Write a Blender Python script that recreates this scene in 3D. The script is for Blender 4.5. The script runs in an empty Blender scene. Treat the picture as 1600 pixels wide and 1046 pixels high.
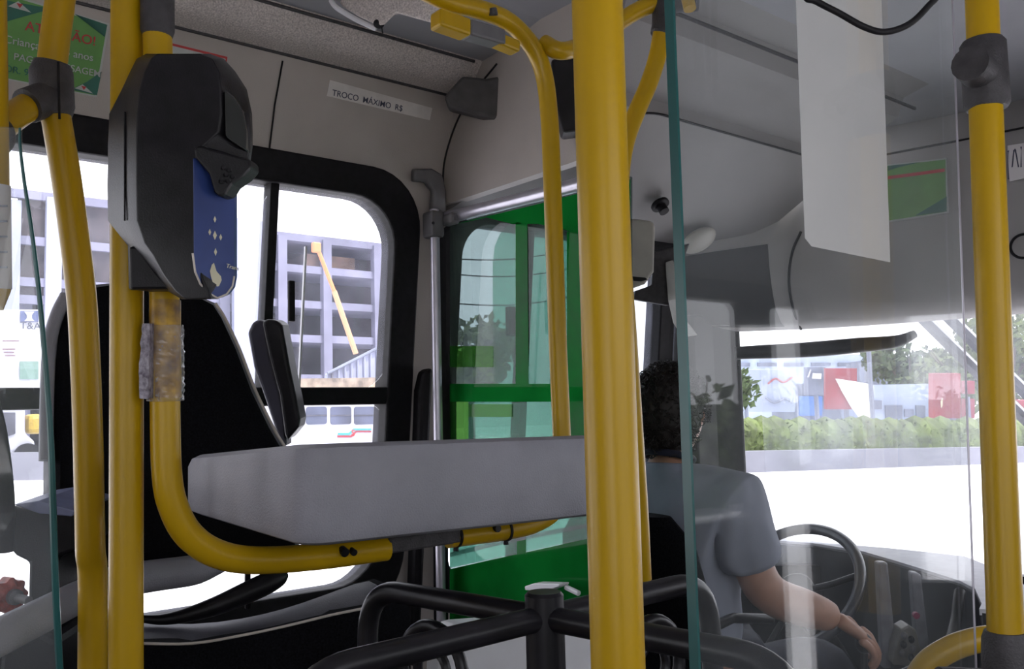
import bpy, bmesh, math, random
from mathutils import Vector as V, Matrix, noise
random.seed(7)
C = bpy.context.scene.collection
sc = bpy.context.scene
# ---------------------------------------------------------------- camera, world, sun, exposure
FPX = 1420.0
YAW, PIT, ROL = math.radians(50.2), math.radians(5.0), math.radians(1.5)
CAM = V((0, 0, 1.3))
r0 = V((math.cos(YAW), math.sin(YAW), 0))
fw = V((-math.sin(YAW)*math.cos(PIT), math.cos(YAW)*math.cos(PIT), math.sin(PIT)))
u0 = r0.cross(fw)
rt = r0*math.cos(ROL) - u0*math.sin(ROL)
up = u0*math.cos(ROL) + r0*math.sin(ROL)
cd = bpy.data.cameras.new('camera'); cam = bpy.data.objects.new('camera', cd); C.objects.link(cam)
cd.sensor_width = 36; cd.lens = 36*FPX/1600; cd.clip_start = .02; cd.clip_end = 500
cam.matrix_world = Matrix(((rt.x, up.x, -fw.x, CAM.x), (rt.y, up.y, -fw.y, CAM.y), (rt.z, up.z, -fw.z, CAM.z), (0, 0, 0, 1)))
sc.camera = cam
vs = sc.view_settings
vs.view_transform = 'Standard'; vs.look = 'None'; vs.gamma = 1; vs.use_curve_mapping = False
vs.exposure = 0.3
sc.cycles.transparent_max_bounces = 32
sc.cycles.max_bounces = 10
sc.cycles.diffuse_bounces = 6
w = bpy.data.worlds.new('sky'); sc.world = w; w.use_nodes = True
bg = w.node_tree.nodes['Background']; bg.inputs[0].default_value = (.93, .94, 1, 1); bg.inputs[1].default_value = 2.3
sd = bpy.data.lights.new('sun', 'SUN'); sd.energy = 6; sd.angle = .01; sd.color = (1, .96, .9)
so = bpy.data.objects.new('sun', sd); C.objects.link(so)
so.rotation_euler = V((.50, .28, 1.25)).to_track_quat('Z', 'Y').to_euler()

def portal(name, c, n, sx, sy):
    d = bpy.data.lights.new(name, 'AREA'); d.shape = 'RECTANGLE'; d.size = sx; d.size_y = sy; d.cycles.is_portal = True
    o = bpy.data.objects.new(name, d); C.objects.link(o); o.location = c
    o.rotation_euler = V(n).to_track_quat('-Z', 'Z').to_euler()

# ---------------------------------------------------------------- geometry helpers
def ray(u, v): return fw + rt*((u-800)/FPX) + up*((523-v)/FPX)
def pX(u, v, x): d = ray(u, v); return CAM + d*((x-CAM.x)/d.x)
def pY(u, v, y): d = ray(u, v); return CAM + d*((y-CAM.y)/d.y)
def pZ(u, v, z): d = ray(u, v); return CAM + d*((z-CAM.z)/d.z)
def pD(u, v, t): return CAM + ray(u, v)*t
def proj(p): d = p-CAM; t = d.dot(fw); return 800+FPX*d.dot(rt)/t, 523-FPX*d.dot(up)/t

def new(): return bmesh.new()
def obj(name, bm, m, parent=None, smooth=False, bevel=0, seg=2, sub=0, keep=False):
    bmesh.ops.recalc_face_normals(bm, faces=bm.faces[:])
    me = bpy.data.meshes.new(name); bm.to_mesh(me); bm.free()
    me.materials.append(m)
    if smooth:
        me.shade_smooth()
        if smooth != 'all': me.set_sharp_from_angle(angle=math.radians(40))
    o = bpy.data.objects.new(name, me); C.objects.link(o)
    if parent:
        o.parent = parent; o.matrix_parent_inverse = Matrix.Identity(4)
        o.matrix_basis = world_inv(parent)
    if bevel:
        b = o.modifiers.new('bevel', 'BEVEL'); b.width = bevel; b.segments = seg; b.limit_method = 'ANGLE'; b.angle_limit = math.radians(35)
    if sub:
        s = o.modifiers.new('sub', 'SUBSURF'); s.levels = sub; s.render_levels = sub
    return o
def world_inv(o):
    m = Matrix.Identity(4)
    while o is not None:
        m = m @ o.matrix_basis.inverted() if False else m
        m = o.matrix_basis.inverted() if o.parent is None else (o.matrix_basis.inverted() @ world_inv(o.parent))
        return m
    return m
def thing(name, label, cat, loc=(0, 0, 0), group=None):
    o = bpy.data.objects.new(name, None); C.objects.link(o); o.location = loc; o.empty_display_size = .05
    o['label'] = label; o['category'] = cat
    if group: o['group'] = group
    return o
def tag(o, label, cat, group=None, kind=None):
    o['label'] = label; o['category'] = cat
    if group: o['group'] = group
    if kind: o['kind'] = kind
    return o
def struct(o, label=None, cat=None):
    o['kind'] = 'structure'
    if label: o['label'] = label; o['category'] = cat
    return o
def sempty(name, label, cat, loc=(0, 0, 0)):
    o = bpy.data.objects.new(name, None); C.objects.link(o); o.location = loc
    return struct(o, label, cat)

def frames(pts, closed=False):
    n = len(pts); T = []
    for i in range(n):
        a = pts[i-1] if (i > 0 or closed) else pts[i]
        b = pts[(i+1) % n] if (i < n-1 or closed) else pts[i]
        T.append((b-a).normalized())
    N = []
    ref = T[0].orthogonal().normalized()
    for i in range(n):
        if i: ref = (ref - T[i]*ref.dot(T[i])).normalized()
        N.append(ref.copy())
    return T, N
def tube(bm, pts, rad, seg=16, closed=False, cap=True):
    pts = [V(p) for p in pts]; n = len(pts); T, N = frames(pts, closed)
    rads = rad if isinstance(rad, (list, tuple)) else [rad]*n
    rings = []
    for i in range(n):
        B = T[i].cross(N[i])
        rings.append([bm.verts.new(pts[i] + (N[i]*math.cos(2*math.pi*k/seg) + B*math.sin(2*math.pi*k/seg))*rads[i]) for k in range(seg)])
    for i in range(n if closed else n-1):
        a, b = rings[i], rings[(i+1) % n]
        for k in range(seg): bm.faces.new((a[k], a[(k+1) % seg], b[(k+1) % seg], b[k]))
    if cap and not closed: bm.faces.new(rings[0][::-1]); bm.faces.new(rings[-1])
    return bm
def catmull(pts, n=8):
    pts = [V(p) for p in pts]; out = []
    P = [pts[0]*2-pts[1]] + pts + [pts[-1]*2-pts[-2]]
    for i in range(1, len(P)-2):
        a, b, c, d = P[i-1:i+3]
        for k in range(n):
            t = k/n
            out.append(.5*((2*b) + (c-a)*t + (2*a-5*b+4*c-d)*t*t + (3*b-a-3*c+d)*t**3))
    out.append(pts[-1]); return out
def fillet(pts, r, n=8):
    pts = [V(p) for p in pts]; out = [pts[0]]
    for i in range(1, len(pts)-1):
        rr = r[i-1] if isinstance(r, (list, tuple)) else r
        a, b, c = pts[i-1], pts[i], pts[i+1]
        d1, d2 = (a-b), (c-b); l = min(rr, d1.length*.49, d2.length*.49)
        p, q = b+d1.normalized()*l, b+d2.normalized()*l
        for k in range(n+1):
            t = k/n; out.append(p*(1-t)**2 + b*2*t*(1-t) + q*t*t)
    out.append(pts[-1]); return out
def box(bm, c, s, ax=None):
    c = V(c); ax = ax or (V((1, 0, 0)), V((0, 1, 0)), V((0, 0, 1)))
    vs_ = [bm.verts.new(c + ax[0]*(sx*s[0]/2) + ax[1]*(sy*s[1]/2) + ax[2]*(sz*s[2]/2)) for sx in (-1, 1) for sy in (-1, 1) for sz in (-1, 1)]
    for f in ((0, 1, 3, 2), (4, 6, 7, 5), (0, 4, 5, 1), (2, 3, 7, 6), (0, 2, 6, 4), (1, 5, 7, 3)): bm.faces.new([vs_[i] for i in f])
    return bm
def bb(bm, x0, x1, y0, y1, z0, z1): return box(bm, ((x0+x1)/2, (y0+y1)/2, (z0+z1)/2), (abs(x1-x0), abs(y1-y0), abs(z1-z0)))
def prism(bm, pts, ext):
    pts = [V(p) for p in pts]; ext = V(ext)
    a = [bm.verts.new(p) for p in pts]; b = [bm.verts.new(p+ext) for p in pts]; n = len(a)
    bm.faces.new(a); bm.faces.new(b[::-1])
    for i in range(n): bm.faces.new((a[i], a[(i+1) % n], b[(i+1) % n], b[i]))
    return bm
def loft(bm, rings, cap=True, closed=True):
    R = [[bm.verts.new(V(p)) for p in r] for r in rings]; n = len(R[0])
    for a, b in zip(R, R[1:]):
        for k in range(n if closed else n-1): bm.faces.new((a[k], a[(k+1) % n], b[(k+1) % n], b[k]))
    if cap and closed: bm.faces.new(R[0][::-1]); bm.faces.new(R[-1])
    return bm
def ball(bm, c, s, sub=3, rot=None):
    m = Matrix.Translation(V(c)) @ (rot or Matrix.Identity(4)) @ Matrix.Diagonal((s[0], s[1], s[2], 1))
    return bmesh.ops.create_icosphere(bm, subdivisions=sub, radius=1, matrix=m)['verts']
def disc(bm, c, n, r, h, seg=24):
    n = V(n).normalized(); return tube(bm, [V(c)-n*h/2, V(c)+n*h/2], r, seg)
def ring(bm, c, n, R, r, seg=40, rs=12, a0=0, a1=2*math.pi, xd=None):
    n = V(n).normalized(); x = V(xd) if xd else n.orthogonal(); x = (x-n*x.dot(n)).normalized(); y = n.cross(x)
    full = abs(a1-a0-2*math.pi) < 1e-3; m = seg if full else seg+1
    return tube(bm, [V(c)+(x*math.cos(a0+(a1-a0)*i/seg)+y*math.sin(a0+(a1-a0)*i/seg))*R for i in range(m)], r, rs, closed=full)
def plate(bm, outer, holes, fn, ext):
    """polygon with holes in 2D, mapped by fn(a, b) to 3D, given thickness by the vector ext(a, b)"""
    es = []
    for loop in [outer]+holes:
        vv = [bm.verts.new((a, b, 0)) for a, b in loop]
        es += [bm.edges.new((vv[i], vv[(i+1) % len(vv)])) for i in range(len(vv))]
    g = bmesh.ops.triangle_fill(bm, edges=es, use_beauty=True, normal=(0, 0, 1))
    g2 = bmesh.ops.extrude_face_region(bm, geom=[f for f in bm.faces])
    moved = set(x for x in g2['geom'] if isinstance(x, bmesh.types.BMVert))
    for v in bm.verts:
        a, b = v.co.x, v.co.y
        v.co = V(fn(a, b)) + (V(ext) if v in moved else V((0, 0, 0)))
    return bm
def rrect(a0, a1, b0, b1, r, n=8):
    rs = r if isinstance(r, (list, tuple)) else [r]*4; out = []
    for (cx, cy, s, q) in ((a1, b1, 0, rs[0]), (a0, b1, 1, rs[1]), (a0, b0, 2, rs[2]), (a1, b0, 3, rs[3])):
        ox = cx-q if cx == a1 else cx+q; oy = cy-q if cy == b1 else cy+q
        for k in range(n+1):
            t = math.pi/2*(s+k/n); out.append((ox+q*math.cos(t), oy+q*math.sin(t)))
    return out
def text(s, p, xd, yd, size, m, parent=None, off=.0006, name='lettering'):
    cu = bpy.data.curves.new(name, 'FONT'); cu.body = s; cu.size = size; cu.extrude = off; cu.offset = size*.004
    cu.materials.append(m)
    o = bpy.data.objects.new(name, cu); C.objects.link(o)
    x = V(xd).normalized(); z = x.cross(V(yd)).normalized(); y = z.cross(x)
    o.matrix_basis = Matrix(((x.x, y.x, z.x, p[0]), (x.y, y.y, z.y, p[1]), (x.z, y.z, z.z, p[2]), (0, 0, 0, 1)))
    mb = o.matrix_basis.copy(); dg = bpy.context.evaluated_depsgraph_get(); dg.update()
    me = bpy.data.meshes.new_from_object(o.evaluated_get(dg)); bpy.data.objects.remove(o); o = bpy.data.objects.new(name, me); C.objects.link(o)
    if not me.materials: me.materials.append(m)
    o.matrix_basis = mb
    if parent: o.parent = parent; o.matrix_basis = world_inv(parent) @ mb
    return o

# ---------------------------------------------------------------- materials
def srgb(r, g, b):
    f = lambda c: ((c/255+.055)/1.055)**2.4 if c > 10 else c/255/12.92
    return (f(r), f(g), f(b), 1)
def mat(name, col, rough=.5, metal=0, var=.12, scale=30, bump=.0, bscale=200, coat=0, col2=None, spec=.5, stretch=None):
    m = bpy.data.materials.new(name); m.use_nodes = True; nt = m.node_tree; b = nt.nodes['Principled BSDF']
    b.inputs['Roughness'].default_value = rough; b.inputs['Metallic'].default_value = metal; b.inputs['Coat Weight'].default_value = coat
    b.inputs['Coat Roughness'].default_value = .1; b.inputs['Specular IOR Level'].default_value = spec
    tc = nt.nodes.new('ShaderNodeTexCoord'); n = nt.nodes.new('ShaderNodeTexNoise'); n.inputs['Scale'].default_value = scale; n.inputs['Detail'].default_value = 6
    src = tc.outputs['Object']
    if stretch:
        mp = nt.nodes.new('ShaderNodeMapping'); mp.inputs['Scale'].default_value = stretch; nt.links.new(src, mp.inputs[0]); src = mp.outputs[0]
    nt.links.new(src, n.inputs['Vector'])
    r = nt.nodes.new('ShaderNodeValToRGB'); nt.links.new(n.outputs[0], r.inputs[0])
    c2 = col2 or tuple(c*(1-var*2) for c in col[:3])+(1,)
    c1 = tuple(min(1, c*(1+var)) for c in col[:3])+(1,) if not col2 else col
    r.color_ramp.elements[0].position = .3; r.color_ramp.elements[1].position = .7
    r.color_ramp.elements[0].color = c2; r.color_ramp.elements[1].color = c1
    nt.links.new(r.outputs[0], b.inputs['Base Color'])
    if bump:
        bn = nt.nodes.new('ShaderNodeTexNoise'); bn.inputs['Scale'].default_value = bscale; nt.links.new(tc.outputs['Object'], bn.inputs['Vector'])
        bp = nt.nodes.new('ShaderNodeBump'); bp.inputs['Strength'].default_value = bump; bp.inputs['Distance'].default_value = .002
        nt.links.new(bn.outputs[0], bp.inputs['Height']); nt.links.new(bp.outputs[0], b.inputs['Normal'])
    return m
def glass(name, tint=(1, 1, 1), haze=.03, refl=1.45, rough=.02, hcol=(.8, .85, .9), hscale=3):
    m = bpy.data.materials.new(name); m.use_nodes = True; nt = m.node_tree; nt.nodes.clear()
    o = nt.nodes.new('ShaderNodeOutputMaterial'); t = nt.nodes.new('ShaderNodeBsdfTransparent'); t.inputs[0].default_value = (*tint, 1)
    g = nt.nodes.new('ShaderNodeBsdfGlossy'); g.inputs['Roughness'].default_value = rough
    lw = nt.nodes.new('ShaderNodeLayerWeight'); lw.inputs[0].default_value = .5
    pw = nt.nodes.new('ShaderNodeMath'); pw.operation = 'POWER'; pw.inputs[1].default_value = 5; nt.links.new(lw.outputs['Facing'], pw.inputs[0])
    f0 = ((refl-1)/(refl+1))**2
    fr = nt.nodes.new('ShaderNodeMath'); fr.operation = 'MULTIPLY_ADD'; fr.inputs[1].default_value = 1-f0; fr.inputs[2].default_value = f0; nt.links.new(pw.outputs[0], fr.inputs[0])
    mx = nt.nodes.new('ShaderNodeMixShader'); nt.links.new(fr.outputs[0], mx.inputs[0]); nt.links.new(t.outputs[0], mx.inputs[1]); nt.links.new(g.outputs[0], mx.inputs[2])
    d = nt.nodes.new('ShaderNodeBsdfDiffuse'); d.inputs[0].default_value = (*hcol, 1)
    tl = nt.nodes.new('ShaderNodeBsdfTranslucent'); tl.inputs[0].default_value = (*hcol, 1)
    md = nt.nodes.new('ShaderNodeMixShader'); nt.links.new(d.outputs[0], md.inputs[1]); nt.links.new(tl.outputs[0], md.inputs[2])
    n = nt.nodes.new('ShaderNodeTexNoise'); n.inputs['Scale'].default_value = hscale; n.inputs['Detail'].default_value = 5
    tc = nt.nodes.new('ShaderNodeTexCoord'); nt.links.new(tc.outputs['Object'], n.inputs['Vector'])
    mr = nt.nodes.new('ShaderNodeMapRange'); mr.inputs[1].default_value = .3; mr.inputs[2].default_value = .75; mr.inputs[3].default_value = haze*.4; mr.inputs[4].default_value = haze*1.8
    nt.links.new(n.outputs[0], mr.inputs[0])
    m2 = nt.nodes.new('ShaderNodeMixShader'); nt.links.new(mr.outputs[0], m2.inputs[0]); nt.links.new(mx.outputs[0], m2.inputs[1]); nt.links.new(md.outputs[0], m2.inputs[2])
    nt.links.new(m2.outputs[0], o.inputs[0]); return m

M = {}
M['yellow'] = mat('yellow paint', (.46, .275, .003, 1), .33, var=.10, scale=9, coat=.0, spec=.35, bump=.15, bscale=60, stretch=(1, 1, .25))
M['worn'] = mat('worn yellow paint', (.60, .34, .02, 1), .4, scale=45, col2=(.10, .045, .02, 1), bump=.5, bscale=90)
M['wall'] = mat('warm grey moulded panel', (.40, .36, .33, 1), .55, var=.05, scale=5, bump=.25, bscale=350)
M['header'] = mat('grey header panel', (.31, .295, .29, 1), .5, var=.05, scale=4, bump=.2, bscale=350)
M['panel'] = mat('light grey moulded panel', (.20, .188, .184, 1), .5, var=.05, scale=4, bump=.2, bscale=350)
M['ceil'] = mat('grey ceiling panel', (.30, .30, .32, 1), .6, var=.06, scale=4, bump=.15, bscale=300)
M['mesh'] = mat('grey grille fabric', (.60, .54, .51, 1), .8, var=.2, scale=260, bump=.6, bscale=500)
M['vinyl'] = mat('grey vinyl', (.27, .265, .30, 1), .55, var=.06, scale=14, bump=.35, bscale=420)
M['vinyl2'] = mat('grey seat vinyl', (.085, .085, .105, 1), .6, var=.15, scale=20, bump=.35, bscale=420)
M['black'] = mat('black plastic', (.007, .006, .008, 1), .42, var=.3, scale=40, bump=.15, bscale=500, spec=.28)
M['blackm'] = mat('black painted steel', (.010, .009, .012, 1), .34, var=.3, scale=30, spec=.4)
M['fabric'] = mat('black woven fabric', (.006, .006, .008, 1), .95, var=.4, scale=300, bump=.4, bscale=700, spec=.1)
M['rubber'] = mat('black rubber', (.007, .006, .008, 1), .6, var=.3, scale=60, spec=.25)
M['dkgrey'] = mat('dark grey plastic clamp', (.045, .041, .045, 1), .6, var=.2, scale=60, bump=.5, bscale=400)
M['mdgrey'] = mat('mid grey plastic', (.13, .125, .13, 1), .5, var=.1, scale=30)
M['silver'] = mat('silver painted tube', (.55, .53, .60, 1), .3, metal=.6, var=.06, scale=20)
M['white'] = mat('white painted metal', (.75, .75, .78, 1), .4, var=.04, scale=10)
M['paper'] = mat('white paper', (.60, .57, .57, 1), .8, var=.02, scale=6)
M['beige'] = mat('beige plastic', (.34, .32, .28, 1), .5, var=.05, scale=20)
M['green'] = mat('green lacquer', (.01, .15, .03, 1), .35, var=.1, scale=6)
M['blue'] = mat('blue label film', (.03, .055, .20, 1), .35, var=.1, scale=12)
M['cream'] = mat('pale printed mark', (.62, .58, .42, 1), .6, var=.05)
M['piping'] = mat('pale piping', (.55, .50, .45, 1), .6, var=.1)
M['stk_green'] = mat('green sticker', (.10, .27, .055, 1), .5, var=.08, scale=20)
M['stk_dark'] = mat('dark green print', (.008, .11, .075, 1), .5, var=.08)
M['stk_edge'] = mat('sticker white edge', (.42, .44, .42, 1), .5, var=.05)
M['red'] = mat('red print', (.45, .03, .03, 1), .5, var=.08)
M['redknob'] = mat('red plastic knob', (.38, .05, .03, 1), .4, var=.3, scale=60)
M['ink'] = mat('dark ink', (.05, .055, .09, 1), .6, var=.1)
M['inklt'] = mat('faint grey ink', (.30, .31, .35, 1), .6, var=.1)
M['floor'] = mat('dark bus floor', (.06, .06, .065, 1), .6, var=.2, scale=40, bump=.3)
M['skin'] = mat('tanned skin', (.40, .21, .14, 1), .5, var=.08, scale=25, bump=.15, bscale=300)
M['hair'] = mat('dark curly hair', (.014, .009, .007, 1), .6, var=.3, scale=80)
M['shirt'] = mat('blue grey shirt cloth', (.25, .265, .33, 1), .85, var=.05, scale=12, bump=.3, bscale=600)
M['navy'] = mat('dark navy cloth', (.012, .014, .03, 1), .85, var=.2)
M['plastic_film'] = glass('crumpled clear tape', (.95, .95, .95), .22, 1.5, .12, (.7, .72, .8), 60)
M['glass'] = glass('clear window glass', (.99, .99, 1), .06, hcol=(.8, .82, 1), hscale=6)
M['tinted'] = glass('tinted side glass', (.74, .76, .78), .05, hcol=(.8, .82, 1), hscale=6)
M['shield'] = glass('dusty windscreen glass', (.99, .99, 1), .10, hcol=(.85, .88, 1), hscale=5)
M['pane'] = glass('clear partition glass', (.975, .985, .98), .036, 1.5, hscale=4)  # haze of dirty glass, raised to wash the darks as reflections would
M['edge'] = mat('teal glass edge', (.015, .095, .092, 1), .3, var=.12, scale=8)
M['acryl'] = glass('pale green acrylic', (.54, .60, .59), .05, 1.45, hcol=(.45, .60, .5), hscale=2)
M['film_mid'] = glass('translucent green film', (.50, .74, .33), .12, 1.4, hcol=(.1, .42, .12))
M['film_dark'] = glass('dense green film', (.02, .18, .04), .55, 1.4, hcol=(.015, .36, .06))
M['film_teal'] = glass('grey green film', (.52, .78, .68), .10, 1.4, hcol=(.2, .42, .33))
# outdoors
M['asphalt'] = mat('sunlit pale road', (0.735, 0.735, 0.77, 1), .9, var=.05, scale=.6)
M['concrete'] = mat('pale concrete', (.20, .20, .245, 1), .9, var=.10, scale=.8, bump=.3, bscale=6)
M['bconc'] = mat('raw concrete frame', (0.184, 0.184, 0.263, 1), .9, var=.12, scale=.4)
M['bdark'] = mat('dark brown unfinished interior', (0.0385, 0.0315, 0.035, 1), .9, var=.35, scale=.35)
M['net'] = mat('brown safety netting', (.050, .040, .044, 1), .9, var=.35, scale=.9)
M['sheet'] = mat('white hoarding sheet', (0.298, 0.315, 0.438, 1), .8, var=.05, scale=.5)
M['leaf'] = mat('hedge leaves', (0.0963, 0.131, 0.0315, 1), .7, var=.35, scale=2)
M['leaf2'] = mat('tree leaves', (0.0613, 0.0963, 0.0315, 1), .7, var=.35, scale=2)
M['bark'] = mat('bark', (0.105, 0.0788, 0.0613, 1), .9, var=.2)
M['orange'] = mat('orange crane paint', (0.8, 0.245, 0.0875, 1), .5, var=.1)
M['signred'] = mat('red sign board', (.26, .03, .045, 1), .6, var=.1, scale=1)
M['signblue'] = mat('pale blue sign board', (.30, .34, .46, 1), .6, var=.05, scale=1)
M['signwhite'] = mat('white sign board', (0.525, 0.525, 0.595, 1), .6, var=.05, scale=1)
M['bluebox'] = mat('blue panel', (0.105, 0.21, 0.525, 1), .6, var=.1, scale=1)
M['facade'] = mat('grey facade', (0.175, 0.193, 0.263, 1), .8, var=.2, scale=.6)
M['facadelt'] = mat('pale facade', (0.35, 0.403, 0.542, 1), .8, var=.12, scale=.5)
M['dkwin'] = mat('dark vehicle window', (0.0788, 0.0788, 0.105, 1), .3, var=.3, scale=2)
M['vwhite'] = mat('white vehicle paint', (0.42, 0.42, 0.49, 1), .3, var=.03, scale=1, coat=.3)
M['teal'] = mat('teal stripe', (0.035, 0.28, 0.298, 1), .5, var=.05)

# ---------------------------------------------------------------- bus shell
def wallx(z): return -2.0 + (z-1.6)*.12 if z > .9 else -2.084
def wl(y, z, off=0): return V((wallx(z)+off, y, z))
LW = [(-3, 0), (2.5, 0), (2.5, 1.93), (-3, 1.93)]
h1 = rrect(-.75, 1.315, .82, 1.915, .14); h2 = rrect(1.45, 2.47, .80, 1.85, .05); h0 = rrect(-2.7, -.95, .82, 1.915, .14)
bm = plate(new(), LW, [h1[::-1], h2[::-1], h0[::-1]], lambda a, b: wl(a, b), (-.06, 0, 0))
struct(obj('wall_left', bm, M['wall']), 'warm grey left side wall of the bus around the windows', 'wall')

def frame_ring(y0, y1, z0, z1, r, wd, dep, name, m, parent):
    o_, i_ = rrect(y0, y1, z0, z1, r), rrect(y0+wd, y1-wd, z0+wd, z1-wd, max(.01, r-wd*.35))
    bm = plate(new(), o_, [i_[::-1]], lambda a, b: wl(a, b, .012), (-dep, 0, 0))
    return obj(name, bm, m, parent, bevel=.006)
def pane_lw(y0, y1, z0, z1, r, off, name, parent, th=-.005, m='glass'):
    bm = plate(new(), rrect(y0, y1, z0, z1, r), [], lambda a, b: wl(a, b, off), (th, 0, 0))
    return obj(name, bm, M[m], parent)
win = sempty('window_1', 'big black framed side window beside the fare collector seat', 'window', (-2, .3, .85))
frame_ring(-.77, 1.335, .80, 1.935, .15, .078, .07, 'window_frame', M['rubber'], win)
bm = new(); prism(bm, [wl(-.72, 1.334, -.045), wl(-.72, 1.378, -.045), wl(-.72, 1.378, .006), wl(-.72, 1.334, .006)], (0, 2.0, 0)); obj('middle_rail', bm, M['rubber'], win, bevel=.004)
for yy in (.926, -.1):
    bm = new(); prism(bm, [wl(yy-.011, 1.37, -.04), wl(yy+.011, 1.37, -.04), wl(yy+.011, 1.37, .0), wl(yy-.011, 1.37, .0)], wl(0, 1.87)-wl(0, 1.37)); obj('sliding_pane_stile', bm, M['rubber'], win, bevel=.002)
pane_lw(-.70, .926, 1.37, 1.87, .03, -.030, 'upper_pane', win); p2 = pane_lw(.90, 1.27, 1.37, 1.87, .09, -.018, 'upper_pane', win)
bm = new(); prism(bm, [wl(1.016, 1.37, -.017), wl(1.021, 1.37, -.017), wl(1.021, 1.37, -.010), wl(1.016, 1.37, -.010)], wl(0, 1.72)-wl(0, 1.37)); obj('pane_edge', bm, M['white'], win)
bm = new(); box(bm, wl(.985, 1.585, -.008), (.012, .016, .10)); obj('pane_handle', bm, M['rubber'], win, bevel=.003)
pane_lw(-.70, 1.27, .87, 1.336, .05, -.025, 'lower_pane', win)
w2 = sempty('window_2', 'driver side window with black frame in front of green partition', 'window', (-2, 1.9, .8))
bm = plate(new(), rrect(1.445, 2.48, .78, 1.86, .05), [rrect(1.475, 2.30, .83, 1.83, .10)[::-1], rrect(2.37, 2.44, .83, 1.83, .02)[::-1]], lambda a, b: wl(a, b, .012), (-.07, 0, 0)); obj('window_frame', bm, M['rubber'], w2, bevel=.005)
pane_lw(1.47, 2.45, .82, 1.84, .03, -.025, 'side_pane', w2, m='tinted')
bm = new(); prism(bm, [wl(1.715, .83, -.04), wl(1.74, .83, -.04), wl(1.74, .83, 0), wl(1.715, .83, 0)], wl(0, 1.83)-wl(0, .83)); obj('pane_stile', bm, M['rubber'], w2)
bm = new(); box(bm, wl(1.675, 1.565, .01), (.02, .06, .085)); obj('window_latch', bm, M['rubber'], w2, bevel=.004)
bm = new(); prism(bm, [wl(1.48, 1.345, -.04), wl(2.3, 1.345, -.04), wl(2.3, 1.37, -.04), wl(1.48, 1.37, -.04)], (.035, 0, 0)); obj('pane_rail', bm, M['rubber'], w2)

# side cove above the window, rear (collector) section and driver section
prof = [(-1.962, 1.915), (-1.955, 1.945), (-1.93, 2.03), (-1.905, 2.115), (-1.897, 2.145), (-1.885, 2.150), (-1.85, 2.150), (-1.81, 2.165), (-1.785, 2.195), (-1.775, 2.205), (-1.70, 2.21), (-1.55, 2.235)]
def extr(name, prof, y0, y1, m, th=(.0, 0, .03), parent=None):
    bm = new(); loft(bm, [[(x, y0, z) for x, z in prof]+[(x-.03, y0, z+.03) for x, z in reversed(prof)], [(x, y1, z) for x, z in prof]+[(x-.03, y1, z+.03) for x, z in reversed(prof)]])
    return obj(name, bm, m, parent, smooth=True)
struct(extr('trim_1', prof[:5], -3, 1.45, M['wall']), 'slanted grey panel strip running above the side window', 'trim')
struct(extr('trim_2', prof[4:10], -3, 1.45, M['mesh']), 'rounded textured grey duct strip along the ceiling edge', 'trim')
struct(extr('trim_3', prof[9:], -3, 1.45, M['ceil']), 'smooth grey ceiling edge strip beyond the duct', 'trim')
for i, (a, b) in enumerate((((-1.896, 2.147), .004), ((-1.779, 2.201), .004))):
    bm = new(); tube(bm, [(a[0]+.001, -3, a[1]-.002), (a[0]+.001, 1.38, a[1]-.002)], b, 8); struct(obj('trim_%d' % (4+i), bm, M['dkgrey']), 'dark joint line along the %s edge of the textured duct' % ('lower', 'upper')[i], 'trim')
bm = new(); loft(bm, [[(-1.55, -3, 2.235), (.62, -3, 2.235), (.62, -3, 2.27), (-1.55, -3, 2.27)], [(-1.55, 3.2, 2.235), (.62, 3.2, 2.235), (.62, 3.2, 2.27), (-1.55, 3.2, 2.27)]])
struct(obj('ceiling', bm, M['ceil']), 'grey bus ceiling', 'ceiling')
dprof = [(-2.03, 1.85), (-1.98, 1.852), (-1.94, 1.855), (-1.80, 1.885), (-1.585, 2.0), (-1.50, 2.055), (-1.495, 2.09), (-1.30, 2.16), (-1.28, 2.215), (-1.2, 2.235)]
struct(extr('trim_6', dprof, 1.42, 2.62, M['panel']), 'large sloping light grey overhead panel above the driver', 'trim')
# bulkhead closing the step between the two coves
bp = [(-1.99, 1.70)]+prof[:]+[(-1.2, 2.235)]+[(x, z) for x, z in reversed(dprof)]
bm = new(); prism(bm, [(x, 1.405, z) for x, z in ([(-2.0, 1.865)]+prof[1:]+[(-1.42, 2.238), (-1.42, 1.865)])], (0, .03, 0)); struct(obj('trim_7', bm, M['wall'], smooth=True), 'grey bulkhead panel above the green partition', 'trim')
# seams
bm = new(); tube(bm, [(-1.962+.002, .905, 1.92), (-1.927, .905, 2.03), (-1.899, .912, 2.13)], .0022, 6); struct(obj('trim_8', bm, M['rubber']), 'thin vertical joint in the slanted panel left of the change notice', 'trim')
bm = new(); tube(bm, catmull([(-1.94, 1.39, 1.88), (-1.925, 1.385, 1.97), (-1.87, 1.385, 2.06), (-1.80, 1.388, 2.12), (-1.70, 1.39, 2.17)], 6), .0025, 6); struct(obj('trim_9', bm, M['rubber']), 'curved joint where the side cove meets the bulkhead', 'trim')
# driver overhead hatch seam
bm = new(); tube(bm, fillet([(-1.80, 1.66, 1.855), (-1.515, 1.66, 2.042), (-1.497, 1.74, 2.058), (-1.497, 2.6, 2.058)], .05), .0035, 6); struct(obj('trim_10', bm, M['rubber']), 'dark hatch joint running along the driver overhead panel', 'trim')
bm = new(); tube(bm, [(-1.285, 1.45, 2.20), (-1.285, 2.7, 2.20)], .005, 6); struct(obj('trim_11', bm, M['rubber']), 'dark joint where the ceiling meets the driver overhead panel', 'trim')
# floor
bm = new(); bb(bm, -2.1, .62, -3, 3.1, -.06, 0); struct(obj('floor', bm, M['floor']), 'dark bus floor', 'floor')
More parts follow.
